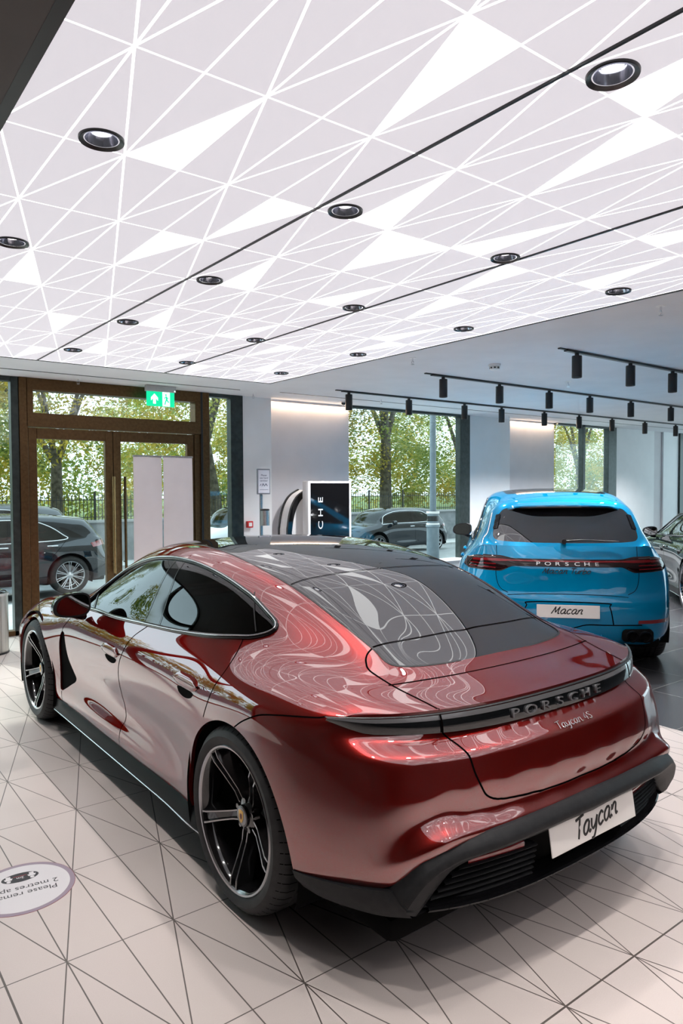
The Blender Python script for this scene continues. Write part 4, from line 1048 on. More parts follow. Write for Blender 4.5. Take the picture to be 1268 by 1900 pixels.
    # wing mirrors
    for s in (1, -1): door_mirror(R, (1.84, 1.015*s, .950), s, M_BLACKG, M_CHERRY, (.215, .145, .13), (.05, -.10, -.02))
    # cabin
    for s in (1, -1):
        seat(R, 1.25, .38*s, zb=.40); seat(R, .55, .36*s, zb=.40, tilt=.5)
    MB().box((1.85, -.70, .60), (2.35, .70, .86), .08, 3).build('dashboard', M_SEAT, R, 50)
    MB().lathe([(.17+.015*math.cos(a), .015*math.sin(a)) for a in np.linspace(0, 2*PI, 9)[:-1]], 28, 'X', (1.78, -.38, .86), closed=True).build('steering_wheel', M_SEAT, R, 60)
    MB().box((-.3, -.68, .24), (2.4, .68, .34)).build('cabin_floor', M_DARK, R, 0)
    B.ribbon('front_lamp', [(3.45, .72, .70), (3.62, .66, .57)], .12, M_BLACKG, off=.002, both=True)
    return R, B
M_SILL = mat('sill_black', (.006, .006, .007), .45, spec=.1)
SAL_LAM = 3.0
SAL, SALB = saloon()
# ---------------------------------------------------------------- the blue sports utility car (tables and parts; also the cars in the street)
def suv_tables(mapf=None):
    rear = []
    for y in (0, .2, .4, .56, .70):
        k = y*y; q = y**4
        rear.append([(-.76+.12*k, y*.97, .25), (-.87+.14*k+.1*q, y, .30), (-.925+.15*k+.1*q, y, .43), (-.952+.15*k+.15*q, y, .56), (-.948+.15*k+.2*q, y, .655),
                     (-.920+.14*k+.25*q, y, .705), (-.900+.14*k+.32*q, y, .81), (-.890+.16*k+.42*q, y, .94), (-.795+.13*k+.32*q, y, 1.105)])
    def col(x, ws, zs, dx=()):
        dx = dx or (0,)*9
        return [(x+dx[i], ws[i], zs[i]) for i in range(9)]
    Z = (.24, .30, .40, .51, .62, .73, .83, .93, 1.02)
    side = [[(-.62, .80, .27), (-.66, .84, .33), (-.69, .855, .44), (-.70, .86, .55), (-.68, .86, .65), (-.63, .865, .72), (-.58, .86, .82), (-.55, .84, .94), (-.52, .79, 1.045)],
      col(-.40, (.88, .93, .94, .945, .945, .945, .93, .90, .83), (.25, .31, .42, .53, .64, .73, .83, .94, 1.03)),
      col(-.15, (.90, .95, .965, .968, .968, .965, .952, .92, .845), (.24, .30, .41, .52, .63, .73, .83, .94, 1.035)),
      col(.08, (.90, .955, .968, .972, .972, .968, .955, .925, .855), Z), col(.30, (.90, .95, .96, .962, .963, .96, .948, .922, .86), Z),
      col(.60, (.88, .93, .935, .935, .942, .945, .938, .918, .868), Z), col(.95, (.87, .92, .915, .912, .925, .936, .934, .916, .872), Z),
      col(1.3, (.87, .92, .91, .905, .92, .934, .934, .916, .874), Z), col(1.6, (.87, .92, .91, .905, .92, .934, .934, .916, .874), Z),
      col(1.95, (.87, .92, .915, .912, .924, .936, .934, .916, .874), Z), col(2.3, (.88, .925, .93, .932, .938, .942, .936, .915, .872), (.24, .30, .40, .51, .62, .72, .82, .92, 1.005)),
      col(2.55, (.90, .945, .955, .958, .96, .957, .945, .918, .87), (.25, .31, .41, .51, .61, .71, .80, .89, .975)), col(2.81, (.91, .955, .967, .97, .97, .966, .952, .922, .868), (.25, .31, .41, .51, .61, .70, .79, .87, .95)),
      col(3.1, (.90, .945, .957, .96, .96, .955, .94, .908, .85), (.25, .31, .40, .50, .60, .68, .76, .84, .91)), col(3.35, (.84, .89, .90, .905, .905, .90, .885, .85, .79), (.25, .31, .40, .49, .58, .66, .73, .80, .86)),
      [(3.50, .72, .25), (3.54, .76, .31), (3.56, .77, .40), (3.56, .775, .49), (3.55, .775, .57), (3.53, .77, .64), (3.50, .76, .70), (3.46, .74, .76), (3.42, .70, .81)]]
    front = []
    for y, dx in ((.48, -.05), (.25, -.01), (0, 0)):
        front.append([(3.60+dx, y, .25), (3.68+dx, y, .31), (3.71+dx, y, .40), (3.72+dx, y, .49), (3.72+dx, y, .57), (3.71+dx, y, .64), (3.68+dx, y, .70), (3.63+dx, y, .76), (3.57+dx, y, .82)])
    cols = rear+side+front
    lower = [[c[r] for c in cols] for r in range(9)]
    e = lambda y: -.795+.13*y*y+.32*y**4
    up = [[(e(y)+.02*max(0, y-.5), y, 1.105-.05*max(0, y-.6)) for y in (.73, .63, .52, .40, .28, .14, 0)],
      [(-.42, .765, 1.13), (-.53, .685, 1.19), (-.62, .575, 1.225), (-.665, .44, 1.228), (-.69, .30, 1.229), (-.705, .15, 1.23), (-.71, 0, 1.23)],
      [(-.20, .765, 1.16), (-.30, .68, 1.32), (-.41, .585, 1.415), (-.475, .45, 1.445), (-.505, .30, 1.452), (-.522, .15, 1.455), (-.528, 0, 1.456)],
      [(.0, .775, 1.16), (-.10, .70, 1.335), (-.20, .61, 1.450), (-.29, .50, 1.498), (-.33, .35, 1.515), (-.345, .18, 1.524), (-.35, 0, 1.527)],
      [(.28, .80, 1.13), (.20, .725, 1.33), (.14, .635, 1.485), (.10, .54, 1.535), (.07, .40, 1.558), (.05, .2, 1.570), (.05, 0, 1.573)],
      [(.60, .815, 1.11), (.57, .735, 1.34), (.53, .645, 1.515), (.50, .545, 1.564), (.48, .40, 1.586), (.47, .2, 1.598), (.46, 0, 1.601)],
      [(.95, .82, 1.10), (.95, .74, 1.34), (.93, .65, 1.528), (.92, .55, 1.577), (.91, .40, 1.599), (.9, .2, 1.611), (.9, 0, 1.614)],
      [(1.3, .822, 1.10), (1.3, .74, 1.34), (1.3, .65, 1.525), (1.3, .55, 1.572), (1.3, .40, 1.595), (1.3, .2, 1.607), (1.3, 0, 1.611)],
      [(1.6, .822, 1.10), (1.6, .742, 1.32), (1.62, .65, 1.495), (1.63, .55, 1.548), (1.65, .40, 1.573), (1.66, .2, 1.587), (1.66, 0, 1.591)],
      [(1.95, .824, 1.09), (1.95, .755, 1.25), (1.95, .67, 1.375), (1.96, .56, 1.435), (1.98, .42, 1.475), (2.0, .22, 1.495), (2.0, 0, 1.50)],
      [(2.3, .826, 1.07), (2.3, .775, 1.13), (2.3, .70, 1.215), (2.3, .59, 1.275), (2.32, .45, 1.315), (2.34, .23, 1.335), (2.34, 0, 1.34)],
      [(2.55, .825, 1.03), (2.56, .78, 1.06), (2.57, .715, 1.085), (2.58, .61, 1.13), (2.60, .45, 1.165), (2.62, .23, 1.185), (2.63, 0, 1.19)],
      [(2.81, .82, .995), (2.82, .76, 1.02), (2.83, .69, 1.03), (2.84, .58, 1.045), (2.86, .43, 1.06), (2.88, .22, 1.07), (2.88, 0, 1.073)],
      [(3.1, .80, .95), (3.1, .74, .975), (3.1, .66, .985), (3.1, .55, .995), (3.12, .41, 1.005), (3.13, .21, 1.012), (3.13, 0, 1.014)],
      [(3.33, .745, .895), (3.33, .68, .915), (3.34, .60, .925), (3.35, .50, .935), (3.37, .37, .943), (3.38, .19, .948), (3.38, 0, .95)],
      [(3.44, .64, .82), (3.465, .57, .825), (3.49, .50, .828), (3.515, .41, .829), (3.54, .31, .828), (3.56, .16, .826), (3.57, 0, .825)]]
    upper = [[s[r] for s in up] for r in range(7)]
    if mapf:
        lower = [[mapf(*p) for p in r] for r in lower]; upper = [[mapf(*p) for p in r] for r in upper]
    return lower, upper, 5, 20
SDLO = [(2.42, 1.045), (2.0, 1.062), (1.5, 1.068), (1.0, 1.072), (.5, 1.082), (.15, 1.098), (.02, 1.118), (-.005, 1.15), (.06, 1.20), (.22, 1.32), (.38, 1.405), (.55, 1.465), (.8, 1.495), (1.1, 1.505), (1.4, 1.495), (1.68, 1.445), (2.0, 1.315), (2.3, 1.13)]
SDP = [(-.085, 1.135), (-.06, 1.17), (.02, 1.25), (.14, 1.345), (.05, 1.345), (-.12, 1.265), (-.28, 1.165), (-.30, 1.14)]

def suv(name, label, paint, loc, rz, mapf=None, style='pairs10', rim=None, edge=None, macan=True, group=None, sub=3, detail=True, wheel_r=.365):
    R = thing(name, label, 'car', loc, rz, group)
    mp = mapf or (lambda x, y, z: (x, y, z))
    mq = lambda L: [(mp(x, .8, z)[0], mp(x, .8, z)[2]) for x, z in L]
    B = Body(suv_tables(mapf), R, lam=3.0, sub=sub, fine=3 if detail else 2, creases=((5, 0, 5), (1, 0, 5)))
    V, N, F = B.V, B.N, B.F; body = (V, N, F)
    xf = mp(2.81, .9, .4)[0]; xr = mp(0, .9, .4)[0]
    f = np.where(np.abs(V[:, 1]) > .5, np.minimum(np.hypot(V[:, 0]-xr, V[:, 2]-.36)-.425, np.hypot(V[:, 0]-xf, V[:, 2]-.36)-.425), 1.0); _, body = clip(*body, f)
    dlo = resamp(mq(SDLO), 4, True)
    P = body[0]; f = np.where(np.abs(P[:, 1]) > .4, poly_sdf(P[:, [0, 2]], dlo), 1.0); sideg, body = clip(*body, f)
    dp = resamp(mq(SDP), 4, True)
    P = body[0]; f = np.where(np.abs(P[:, 1]) > .4, poly_sdf(P[:, [0, 2]], dp), 1.0); dpg, body = clip(*body, f)
    # rear window (seen along x): rounded outline in y-z
    rw = [(0, 1.135), (.3, 1.137), (.55, 1.145), (.615, 1.165), (.628, 1.21), (.60, 1.32), (.555, 1.40), (.49, 1.435), (.3, 1.448), (0, 1.452)]
    rw = [(y, mp(-.6, y, z)[2]) for y, z in rw]
    half = resamp(rw, 5); rg = np.concatenate([half, half[::-1]*[-1, 1]])
    P = body[0]; f = np.where((P[:, 0] < mp(-.2, 0, 1.3)[0]) & (P[:, 2] > mp(0, 0, 1.05)[2]), poly_sdf(P[:, [1, 2]], rg), 1.0); rearw, body = clip(*body, f)
    # windscreen, glass roof
    wsp = [(1.78, 0), (1.79, .3), (1.82, .54), (2.0, .60), (2.4, .68), (2.55, .70), (2.66, .60), (2.72, .4), (2.76, 0)]
    wsp = [(mp(x, y, 1.3)[0], y) for x, y in wsp]; half = resamp(wsp, 5); rg = np.concatenate([half, half[::-1]*[1, -1]])
    P = body[0]; f = np.where(P[:, 2] > mp(0, 0, .98)[2], poly_sdf(P[:, [0, 1]], rg), 1.0); ws, body = clip(*body, f)
    rp = [(.10, 0), (.105, .3), (.14, .44), (.3, .49), (1.0, .50), (1.55, .49), (1.66, .44), (1.68, .3), (1.68, 0)]
    rp = [(mp(x, y, 1.5)[0], y) for x, y in rp]; half = resamp(rp, 5); rg = np.concatenate([half, half[::-1]*[1, -1]])
    P = body[0]; f = np.where(P[:, 2] > mp(0, 0, 1.4)[2], poly_sdf(P[:, [0, 1]], rg), 1.0); rf, body = clip(*body, f)
    sheet_obj('body_shell', body, paint, R, depth=.016)
    def lr(mesh, side):
        V, N, F = mesh; k = V[F].mean(1)[:, 1]*side > 0; return V, N, F[k]
    for s in (1, -1):
        sheet_obj('side_window', lr(sideg, s), M_CARGLASS, R, depth=.004, off=-.003)
        sheet_obj('quarter_window', lr(dpg, s), M_BLACKG, R, depth=.004, off=-.001)
    sheet_obj('rear_window', rearw, M_BLACKGLASS if macan else M_CARGLASS, R, depth=.005, off=-.002)
    sheet_obj('windscreen', ws, M_CLEARGLASS, R, depth=.005, off=-.001)
    sheet_obj('glass_roof', rf, M_BLACKGLASS if macan else paint, R, depth=.005, off=.001)
    sp = lambda x, z: tuple(B.side_y(x, z))
    B.trim('window_trim', [sp(x, z) for x, z in mq(SDLO)], .011, M_CHROME if group else M_BLACKG, both=True)
    px = mp(1.0, 0, 1.2)[0]
    B.ribbon('door_pillar', [sp(px+.03, mp(0, 0, 1.09)[2]), sp(px, mp(0, 0, 1.3)[2]), sp(px-.02, mp(0, 0, 1.48)[2])], .11, M_BLACKG, off=.001, both=True)
    for g in ([(1.02, 1.05), (1.03, .8), (1.02, .55), (.98, .32)], [(.04, 1.08), (.16, .95), (.27, .82), (.36, .70)], [(2.28, .98), (2.33, .7), (2.34, .45)]):
        B.ribbon('panel_gap', [sp(x, z) for x, z in mq(g)], .006, M_GAP, both=True, n=6)
    for s in (1, -1):
        for x in (xr, xf): arch_liner(R, x, .36, .435, .94, .60, s)
        wheel(R, (xr, .955*s, wheel_r), s, wheel_r, .29, wheel_r*.735, style, rim=rim, edge=edge, ang=PI/10, detail=detail and macan)
        wheel(R, (xf, .955*s, wheel_r), s, wheel_r, .26, wheel_r*.735, style, rim=rim, edge=edge, ang=PI/10, detail=False)
        for hx in (1.17, .30):
            p = B.side_y(mp(hx, .9, .93)[0], .93)
            MB().box((-.10, -.014, -.014), (.10, .014, .014), .012, 3).build('door_handle', M_CHROME if group else paint, R, 60, loc=(p.x, (p.y+.012)*s, .93))
        mz = mp(0, 0, 1.10)[2]
        dm = door_mirror(R, (mp(1.92, 0, 1.1)[0], .985*s, mz), s, M_BLACKG if macan else paint, paint, (.24, .155, .12), (.05, -.12, -.03)); dm.rotation_euler = (0, 0, -.35*s)
    MB().box((-.70, -.80, .22), (3.4, .80, .32), .03, 2).build('floor_pan', M_DARK, R, 40)
    MB().box((mp(1.95, 0, 1)[0], -.68, .72), (mp(2.45, 0, 1)[0], .68, 1.02), .08, 3).build('dashboard', M_SEAT, R, 50)
    for s in (1, -1):
        seat(R, 1.35, .38*s, zb=.62); seat(R, .45, .38*s, zb=.64)
    MB().box((-.45, -.66, .32), (2.5, .66, .45)).build('cabin_floor', M_DARK, R, 0)
    def rear_at(y, z):
        p, n = B.hit((-2, y, z), (1, 0, 0)); 
        if p is None: return Vector((-.8, y, z)), Vector((-1, 0, 0))
        return p, (n if n.x < 0 else -n)
    if macan:
        # spoiler over the rear window
        rows = []
        for y in np.linspace(-.565, .565, 25):
            a = abs(y); d = 1-(a/.585)**4
            zt = 1.497-.075*a*a-.22*max(0, a-.40); xt = -.40+.18*a*a
            rows.append([Vector((xt+.06, y, zt+.008)), Vector((xt-.10*d, y, zt-.006)), Vector((xt-.225*d, y, zt-.030)), Vector((xt-.228*d, y, zt-.042)), Vector((xt-.13*d+.0, y, zt-.052)), Vector((xt-.02, y, zt-.045))])
        sp_ = MB().grid(rows).build('roof_spoiler', paint, R, 50)
        MB().grid([[r[3]+Vector((.0, 0, -.001)), r[3]+Vector((.004, 0, -.013)), r[4]+Vector((0, 0, -.006))] for r in rows]).build('spoiler_lip', M_BLACKG, R, 50)
        for s in (1, -1):
            B.ribbon('spoiler_blade', [(-.50, .615*s, 1.42), (-.55, .625*s, 1.36), (-.60, .632*s, 1.28)], .05, M_BLACKG, off=.004, n=5)
        # full-width lamp
        yy = np.concatenate([np.linspace(-.895, -.44, 26), np.linspace(-.43, .43, 23), np.linspace(.44, .895, 26)])
        def lamp_pt(y, v, off):
            a = max(abs(y), .004); w = min(1, max(0, (a-.44)/.14)); w = w*w*(3-2*w); e = max(0, (a-.84)/.055)
            zt = 1.003+.022*w-.012*e; zb = .933-.052*w+.03*e
            z = zb+(zt-zb)*v
            if a > .72:
                o = Vector((-1.2, a+.5, z)); t = Vector((-.55+.0*a, a, z)); 
                q, nn = B.snap((-.905+.16*a*a+.42*a**4 if a < .7 else np.interp(a, [.7, .84, .895], [-.74, -.57, -.46]), a, z))
            else:
                q, nn = rear_at(a, z)
            q = q+nn*off if nn.dot(Vector((-1, .9, 0))) > 0 or nn.x < -.5 else q-nn*off
            return Vector((q.x, q.y*(1 if y > 0 else -1), q.z))
        MB().grid([[lamp_pt(y, v, .006 if 0 < v < 1 else -.004) for v in (0, .06, .3, .5, .75, .94, 1)] for y in yy]).build('rear_lamp_lens', mat('smoked_lens', (.012, .003, .004), .05), R, 60)
        MB().grid([[lamp_pt(y, v, .0085) for v in (.60, .68, .76)] for y in yy if abs(y) < .83]).build('light_strip', M_REDLAMP, R, 60)
        for s in (1, -1):
            for v0, v1 in ((.18, .24), (.40, .46), (.84, .87)):
                MB().grid([[lamp_pt(y*s, v, .0082) for v in (v0, v1)] for y in np.linspace(.60, .84, 14)]).build('lamp_element', M_REDLAMP if v0 < .8 else mat('lamp_edge_%d' % (s+1), (.25, .2, .2), .2), R, 60)
            B.ribbon('panel_gap', [(-.72, .605*s, 1.14), (-.79, .615*s, 1.03), (-.80, .61*s, .90), (-.82, .595*s, .80), (-.84, .56*s, .735), (-.87, .50*s, .703)], .006, M_GAP, n=8)
        B.ribbon('panel_gap', [(-.91, y, .70) for y in np.linspace(-.51, .51, 11)], .006, M_GAP, n=4)
        M_LET2 = mat('letters_silver', (.75, .74, .74), .25, .7)
        for k, ch in enumerate('PORSCHE'):
            y = .243-.081*k; p = lamp_pt(y+1e-4, .36, .009); 
            text_obj('letter', ch, M_LET2, R, frame(p, lamp_pt(y-.02, .36, .009)-lamp_pt(y+.02, .36, .009), lamp_pt(y+1e-4, .6, .009)-p), .045, .002, sx=1.6)
        p, n = rear_at(.004, .895); p2, _ = rear_at(.004, .925)
        script_obj('model_script', 'Macan Turbo', mat('script_dark', (.01, .02, .03), .3), R, frame(p-Vector((.004, 0, 0)), (0, -1, 0), p2-p), .030, .0034, sx=1.2)
        # rear wiper
        MB().tube([Vector((-.80, .02, 1.15)), Vector((-.803, -.12, 1.162)), Vector((-.785, -.30, 1.158)), Vector((-.765, -.44, 1.152))], [.012, .009, .006, .004], 8).build('rear_wiper', M_BLACK, R, 60)
        MB().cyl((-.77, .02, 1.15), (-.812, .02, 1.15), .022, n=16).build('wiper_pivot', M_BLACK, R, 60)
        # plate and its recess
        rc = [(-.33, .475), (-.335, .60), (-.30, .632), (.30, .632), (.335, .60), (.40, .50), (.37, .475)]
        Mx = frame((-.958, 0, .562), (0, -1, 0), (.04, 0, 1))
        pl = MB().box((-.26, -.0555, -.003), (.26, .0555, .003), .002, 1, M=Mx).build('licence_plate', M_PLATE, R, 30)
        script_obj('plate_script', 'Macan', mat('script_black_2', (.015, .013, .013), .5), pl, Mx @ Matrix.Translation((0, 0, .0036)), .040, .0046, sx=1.1)
        for pts in ([(-.38, .45), (-.345, .60), (-.30, .635), (.30, .635), (.345, .60), (.40, .47)],):
            B.ribbon('plate_recess', [rear_at(y, z)[0] for y, z in pts], .010, M_GAP, n=8, off=.0005)
        B.ribbon('bumper_crease', [rear_at(y, .445-.0*abs(y))[0] for y in np.linspace(-.62, .62, 9)], .010, M_GAP, n=5)
        for s in (1, -1):
            B.ribbon('rear_reflector', [rear_at(y*s, .472+.01*(y-.6))[0] for y in (.585, .66, .74, .80)]+[(-.62, .87*s, .476)], .032, M_REDLAMP, off=.003, n=6)
            for y in (.53, .635):
                MB().lathe([(.046, -.05), (.046, -.006), (.043, 0), (.039, -.004), (.037, -.05)], 28, 'X', (-.885+.0, y*s, .355)).build('exhaust_tip', M_BLACK, R, 50)
                for o in (0,): pass
            MB().box((-.90, min(.455*s, .71*s), .30), (-.78, max(.455*s, .71*s), .41), .03, 3).build('exhaust_recess', M_DARK, R, 50)
        for y in (-.28, -.1, .1, .28):
            MB().box((-.90, y-.008, .275), (-.78, y+.008, .36), .006, 2).build('diffuser_fin', paint, R, 40)
    else:
        for s in (1, -1):
            B.ribbon('rear_lamp', [(mp(-.80, 0, .9)[0], .70*s, .98), (mp(-.62, 0, .9)[0], .85*s, .97), (mp(-.45, 0, .9)[0], .93*s, .955)], .10, M_REDLAMP, off=.006, n=6)
    return R, B
MACX, MACY, MACH = 5.952, 4.291, .849
M_BLUE = car_paint('miami_blue_paint', (.0, .235, .46), metal=.2, rough=.35, flake=.05, ior=1.7)
MAC, MACB = suv('sports_utility_car', 'bright blue sports utility car seen from behind on the dark tiles', M_BLUE, (MACX, MACY, 0), PI/2-MACH, rim=M_RIM, edge=M_RIM)
# ---------------------------------------------------------------- ceiling fittings
def track(y, x0, x1, heads, label, hl):
    t = thing('lighting_track', label, 'lighting track', ((x0+x1)/2, y, HC), group='black lighting tracks')
    L = (x1-x0)/2
    MB().box((-L, -.022, -.022), (L, .022, 0), .002, 1).build('rail', M_BLACK, t, 30)
    MB().box((-L-.10, -.016, -.012), (-L, .016, 0), .002, 1).build('end_feed', M_BLACK, t, 30)
    return t
M_TLENS = mat('track_lamp_lens', (.9, .92, 1), .1, emit=(1, .96, .92), es=3.0)
def head_proto():
    t = thing('track_spotlight', '', 'spotlight', (0, 0, HC-.022), group='black cylinder spotlights on the ceiling tracks')
    MB().cyl((0, 0, -.03), (0, 0, 0), .02, n=16).build('adapter', M_BLACK, t, 40)
    MB().lathe([(.0005, -.024), (.044, -.024), (.046, -.028), (.046, -.222), (.043, -.224), (.040, -.205), (.0005, -.20)], 28, 'Z').build('lamp_housing', M_BLACK, t, 40)
    MB().lathe([(.039, -.207), (.0005, -.206)], 20, 'Z').build('lamp_lens', M_TLENS, t, 60)
    l = bpy.data.lights.new('beam', 'SPOT'); l.energy = TRACK_W; l.spot_size = math.radians(125); l.spot_blend = .9; l.shadow_soft_size = .04; l.color = (.97, .98, 1)
    lo = bpy.data.objects.new('beam', l); COL.objects.link(lo); lo.parent = t; lo.location = (0, 0, -.228)
    return t
T1 = [5.69, 6.74, 7.85, 8.68, 9.74, 10.70, 11.70, 12.80, 13.94]; T2 = [5.76, 6.71, 7.67, 8.56, 9.57, 10.69]; T3 = [5.75, 6.65, 7.47]
ordn = ['first', 'second', 'third', 'fourth', 'fifth', 'sixth', 'seventh', 'eighth', 'ninth', 'tenth', 'eleventh']
hp = None
for y, xs, x1, nm in ((7.28, T1, 15.2, 'track nearest the windows'), (5.66, T2+[11.8, 12.9], 14.0, 'middle track'), (3.94, T3+[8.6, 9.7], 10.6, 'track farthest from the windows')):
    track(y, 5.58, x1, xs, 'thin black lighting track on the white ceiling, '+nm, nm)
    for k, x in enumerate(xs):
        lab = 'black cylinder spotlight, %s along the %s' % (ordn[k], nm)
        if hp is None: hp = head_proto(); h = hp
        else: h = copy_tree(hp)
        h.location = (x, y, HC-.022); h['label'] = lab
# sprinklers
def sprinkler():
    t = thing('sprinkler', '', 'sprinkler', (0, 0, HC), group='small sprinkler heads in the white ceiling')
    MB().lathe([(.0005, -.004), (.030, -.004), (.034, 0)], 24, 'Z').build('rose', M_WHITE, t, 40)
    b = MB().cyl((0, 0, -.03), (0, 0, -.003), .008, n=12)
    for s in (-1, 1): b.tube([(0, 0, -.028), (.013*s, 0, -.038), (.011*s, 0, -.052), (0, 0, -.060)], .0025, 6)
    b.build('frame_arms', M_CHROME, t, 40)
    MB().lathe([(.0005, -.060), (.017, -.061), (.017, -.0635), (.0005, -.063)], 16, 'Z').build('deflector', M_CHROME, t, 40)
    return t
SPK = [((2.572, 8.275), 'above the bronze entrance door'), ((4.813, 8.203), 'beside the dark steel column'), ((4.757, 5.085), 'nearest the corner of the luminous ceiling'), ((4.807, 2.624), 'high at the right edge of the picture'),
       ((7.317, 5.131), 'between the two nearer lighting tracks'), ((6.60, 7.7), 'above the pale wall by the sanitiser'), ((9.971, 8.197), 'above the white pier beside the window')]
sk = sprinkler()
for k, ((x, y), w) in enumerate(SPK):
    c = sk if k == 0 else copy_tree(sk); c.location = (x, y, HC); c['label'] = 'small ceiling sprinkler head '+w
t = thing('smoke_detector', 'white round smoke detector on the plain white ceiling', 'smoke detector', (5.682, 4.86, HC))
MB().lathe([(.062, 0), (.062, -.018), (.056, -.022)], 32, 'Z').build('base', M_WHITE, t, 40)
MB().lathe([(.050, -.022), (.048, -.05), (.036, -.060), (.0005, -.062)], 32, 'Z').build('sensor', M_WHITE, t, 40)
for k in range(8):
    a = 2*PI*k/8; MB().box((-.009, -.0015, -.046), (.009, .0015, -.030), M=Matrix.Rotation(a, 4, 'Z') @ Matrix.Translation((0, -.0495, 0))).build('vent_slot', M_BLACK, t, 0)
t = thing('security_camera', 'tiny black dome security camera on the ceiling by the window', 'camera', (6.32, 8.21, HC))
MB().lathe([(.05, 0), (.05, -.012), (.044, -.016)], 24, 'Z').build('base', M_WHITE, t, 40)
MB().lathe([(.036, -.016), (.033, -.034), (.02, -.046), (.0005, -.05)], 24, 'Z').build('dome', M_BLACKG, t, 60)
# emergency exit sign
M_GREEN = mat('exit_green', (.0, .45, .22), .4, emit=(.0, .78, .36), es=.95)
M_SIGNW = mat('exit_white', (.85, .9, .88), .4, emit=(.8, 1, .92), es=1.0)
t = thing('exit_sign', 'green lit emergency exit sign hanging above the entrance door', 'sign', (3.545, 8.25, 2.72))
MB().box((-.19, -.03, .085), (.19, .03, .158), .006, 2).build('housing', noise_tint(mat('sign_grey', (.45, .47, .48), .5), (.43, .45, .46), (.48, .5, .51), 9), t, 30)
MB().box((-.178, -.006, -.09), (.178, .006, .09), .002, 1).build('panel', M_GREEN, t, 30)
MB().prism([(x, -.0065, z) for x, z in [(-.098, -.062), (-.062, -.062), (-.062, 0), (-.035, -.026), (-.035, .012), (-.08, .062), (-.125, .012), (-.125, -.026), (-.098, 0)]], (0, -.001, 0)).build('arrow', M_SIGNW, t, 0)
MB().box((.022, -.0075, -.086), (.118, -.0065, .086)).build('doorway', M_SIGNW, t, 0)
man = MB(); man.ball((.066, -.009, .052), .011, 12, 8, (1, .2, 1))
for pts, r in (([(.07, .034), (.076, .0)], .010), ([(.076, .0), (.092, -.03), (.104, -.034)], .0075), ([(.074, 0), (.060, -.032), (.052, -.066)], .0075), ([(.07, .032), (.052, .02), (.046, .002)], .005), ([(.072, .03), (.088, .012), (.10, .018)], .005)):
    man.tube([(x, -.0085, z) for x, z in pts], r, 6)
man.build('running_figure', M_GREEN, t, 40)
MB().ball((.172, -.032, .10), .006).build('indicator_lamp', mat('led', (1, 1, 1), .3, emit=(.8, 1, .9), es=4), t, 60)

# ---------------------------------------------------------------- things by the entrance
M_BAN = noise_tint(mat('banner_cloth', (.74, .70, .71), .7), (.72, .68, .69), (.77, .73, .74), 3)
def banner(x, y, w, rz, label):
    t = thing('roller_banner', label, 'banner', (x, y, 0), rz, 'pair of white roller banners')
    MB().box((-w/2, -.09, .0), (w/2, .09, .075), .03, 3).build('base', M_STEEL, t, 40)
    MB().grid([[Vector((u, -.004+.006*math.sin(3*z+u*4), z)) for u in np.linspace(-w/2+.004, w/2-.004, 6)] for z in np.linspace(.07, 2.0, 14)]).build('panel', M_BAN, t, 60)
    MB().grid([[Vector((u, .004+.006*math.sin(3*z+u*4), z)) for u in np.linspace(-w/2+.004, w/2-.004, 6)] for z in np.linspace(.07, 2.0, 14)]).build('panel_back', M_BAN, t, 60)
    MB().box((-w/2, -.014, 1.995), (w/2, .014, 2.018), .004, 1).build('top_rail', M_STEEL, t, 40)
    MB().cyl((0, .03, .05), (0, .03, 2.0), .009, n=12).build('pole', M_STEEL, t, 40)
    return t
banner(3.233, 7.92, .352, math.radians(1), 'tall white roller banner, left one of the pair by the door')
banner(3.600, 7.90, .372, math.radians(-2), 'narrow white roller banner, right one of the pair by the door')
t = thing('leaflet_stand', 'small white leaflet holder with a blue sheet before the banner', 'leaflet holder', (3.66, 7.62, 0))
MB().lathe([(.13, 0), (.13, .012), (.02, .02), (.014, .05), (.014, .88)], 28, 'Z').build('pole', M_STEEL, t, 40)
MB().box((-.115, -.012, .87), (.115, .012, 1.005), .004, 1).build('frame', M_WHITE, t, 40)
MB().box((-.098, -.0145, .905), (.098, -.0125, .985)).build('sheet', noise_tint(mat('leaflet_blue', (.06, .22, .55), .4), (.04, .16, .45), (.12, .33, .66), 9), t, 0)
# hand sanitiser station
t = thing('sanitiser_station', 'grey hand sanitiser station with framed notice by the white wall', 'sanitiser stand', (4.93, 8.22, 0))
MB().box((-.16, -.14, 0), (.16, .14, .012), .004, 1).build('foot', M_STEEL, t, 40)
MB().box((-.018, -.012, .01), (.018, .012, 1.6), .003, 1).build('post', M_STEEL, t, 40)
fr = MB().box((-.075, -.034, 1.552), (.125, -.012, 1.892), .006, 2).build('notice_frame', mat('frame_grey', (.22, .23, .26), .4), t, 30)
MB().box((-.060, -.0355, 1.570), (.110, -.0335, 1.874)).build('notice', mat('notice_paper', (.66, .66, .72), .6), fr, 0)
M_INK = mat('ink_blue', (.05, .06, .13), .6)
for k, ln in enumerate(('Please', 'use hand', 'sanitiser')):
    text_obj('notice_text', ln, M_INK, fr, frame((.025, -.0362, 1.805-.036*k), (1, 0, 0), (0, 0, 1)), .036, .0003)
hand = MB()
for (x0, z0, x1, z1) in ((-.035, 1.665, -.02, 1.690), (-.008, 1.660, .012, 1.695), (.012, 1.695, .032, 1.660), (.038, 1.664, .056, 1.694), (.056, 1.694, .078, 1.662)):
    hand.tube([(x0, -.036, z0), (x1, -.036, z1)], .004, 6)
hand.build('hand_symbol', M_INK, fr, 40)
MB().box((-.04, -.0362, 1.612), (.09, -.0358, 1.616)).build('notice_line', M_INK, fr, 0)
MB().cyl((.045, -.02, 1.135), (.045, -.02, 1.335), .062, n=32).build('dispenser', M_STEEL, t, 40)
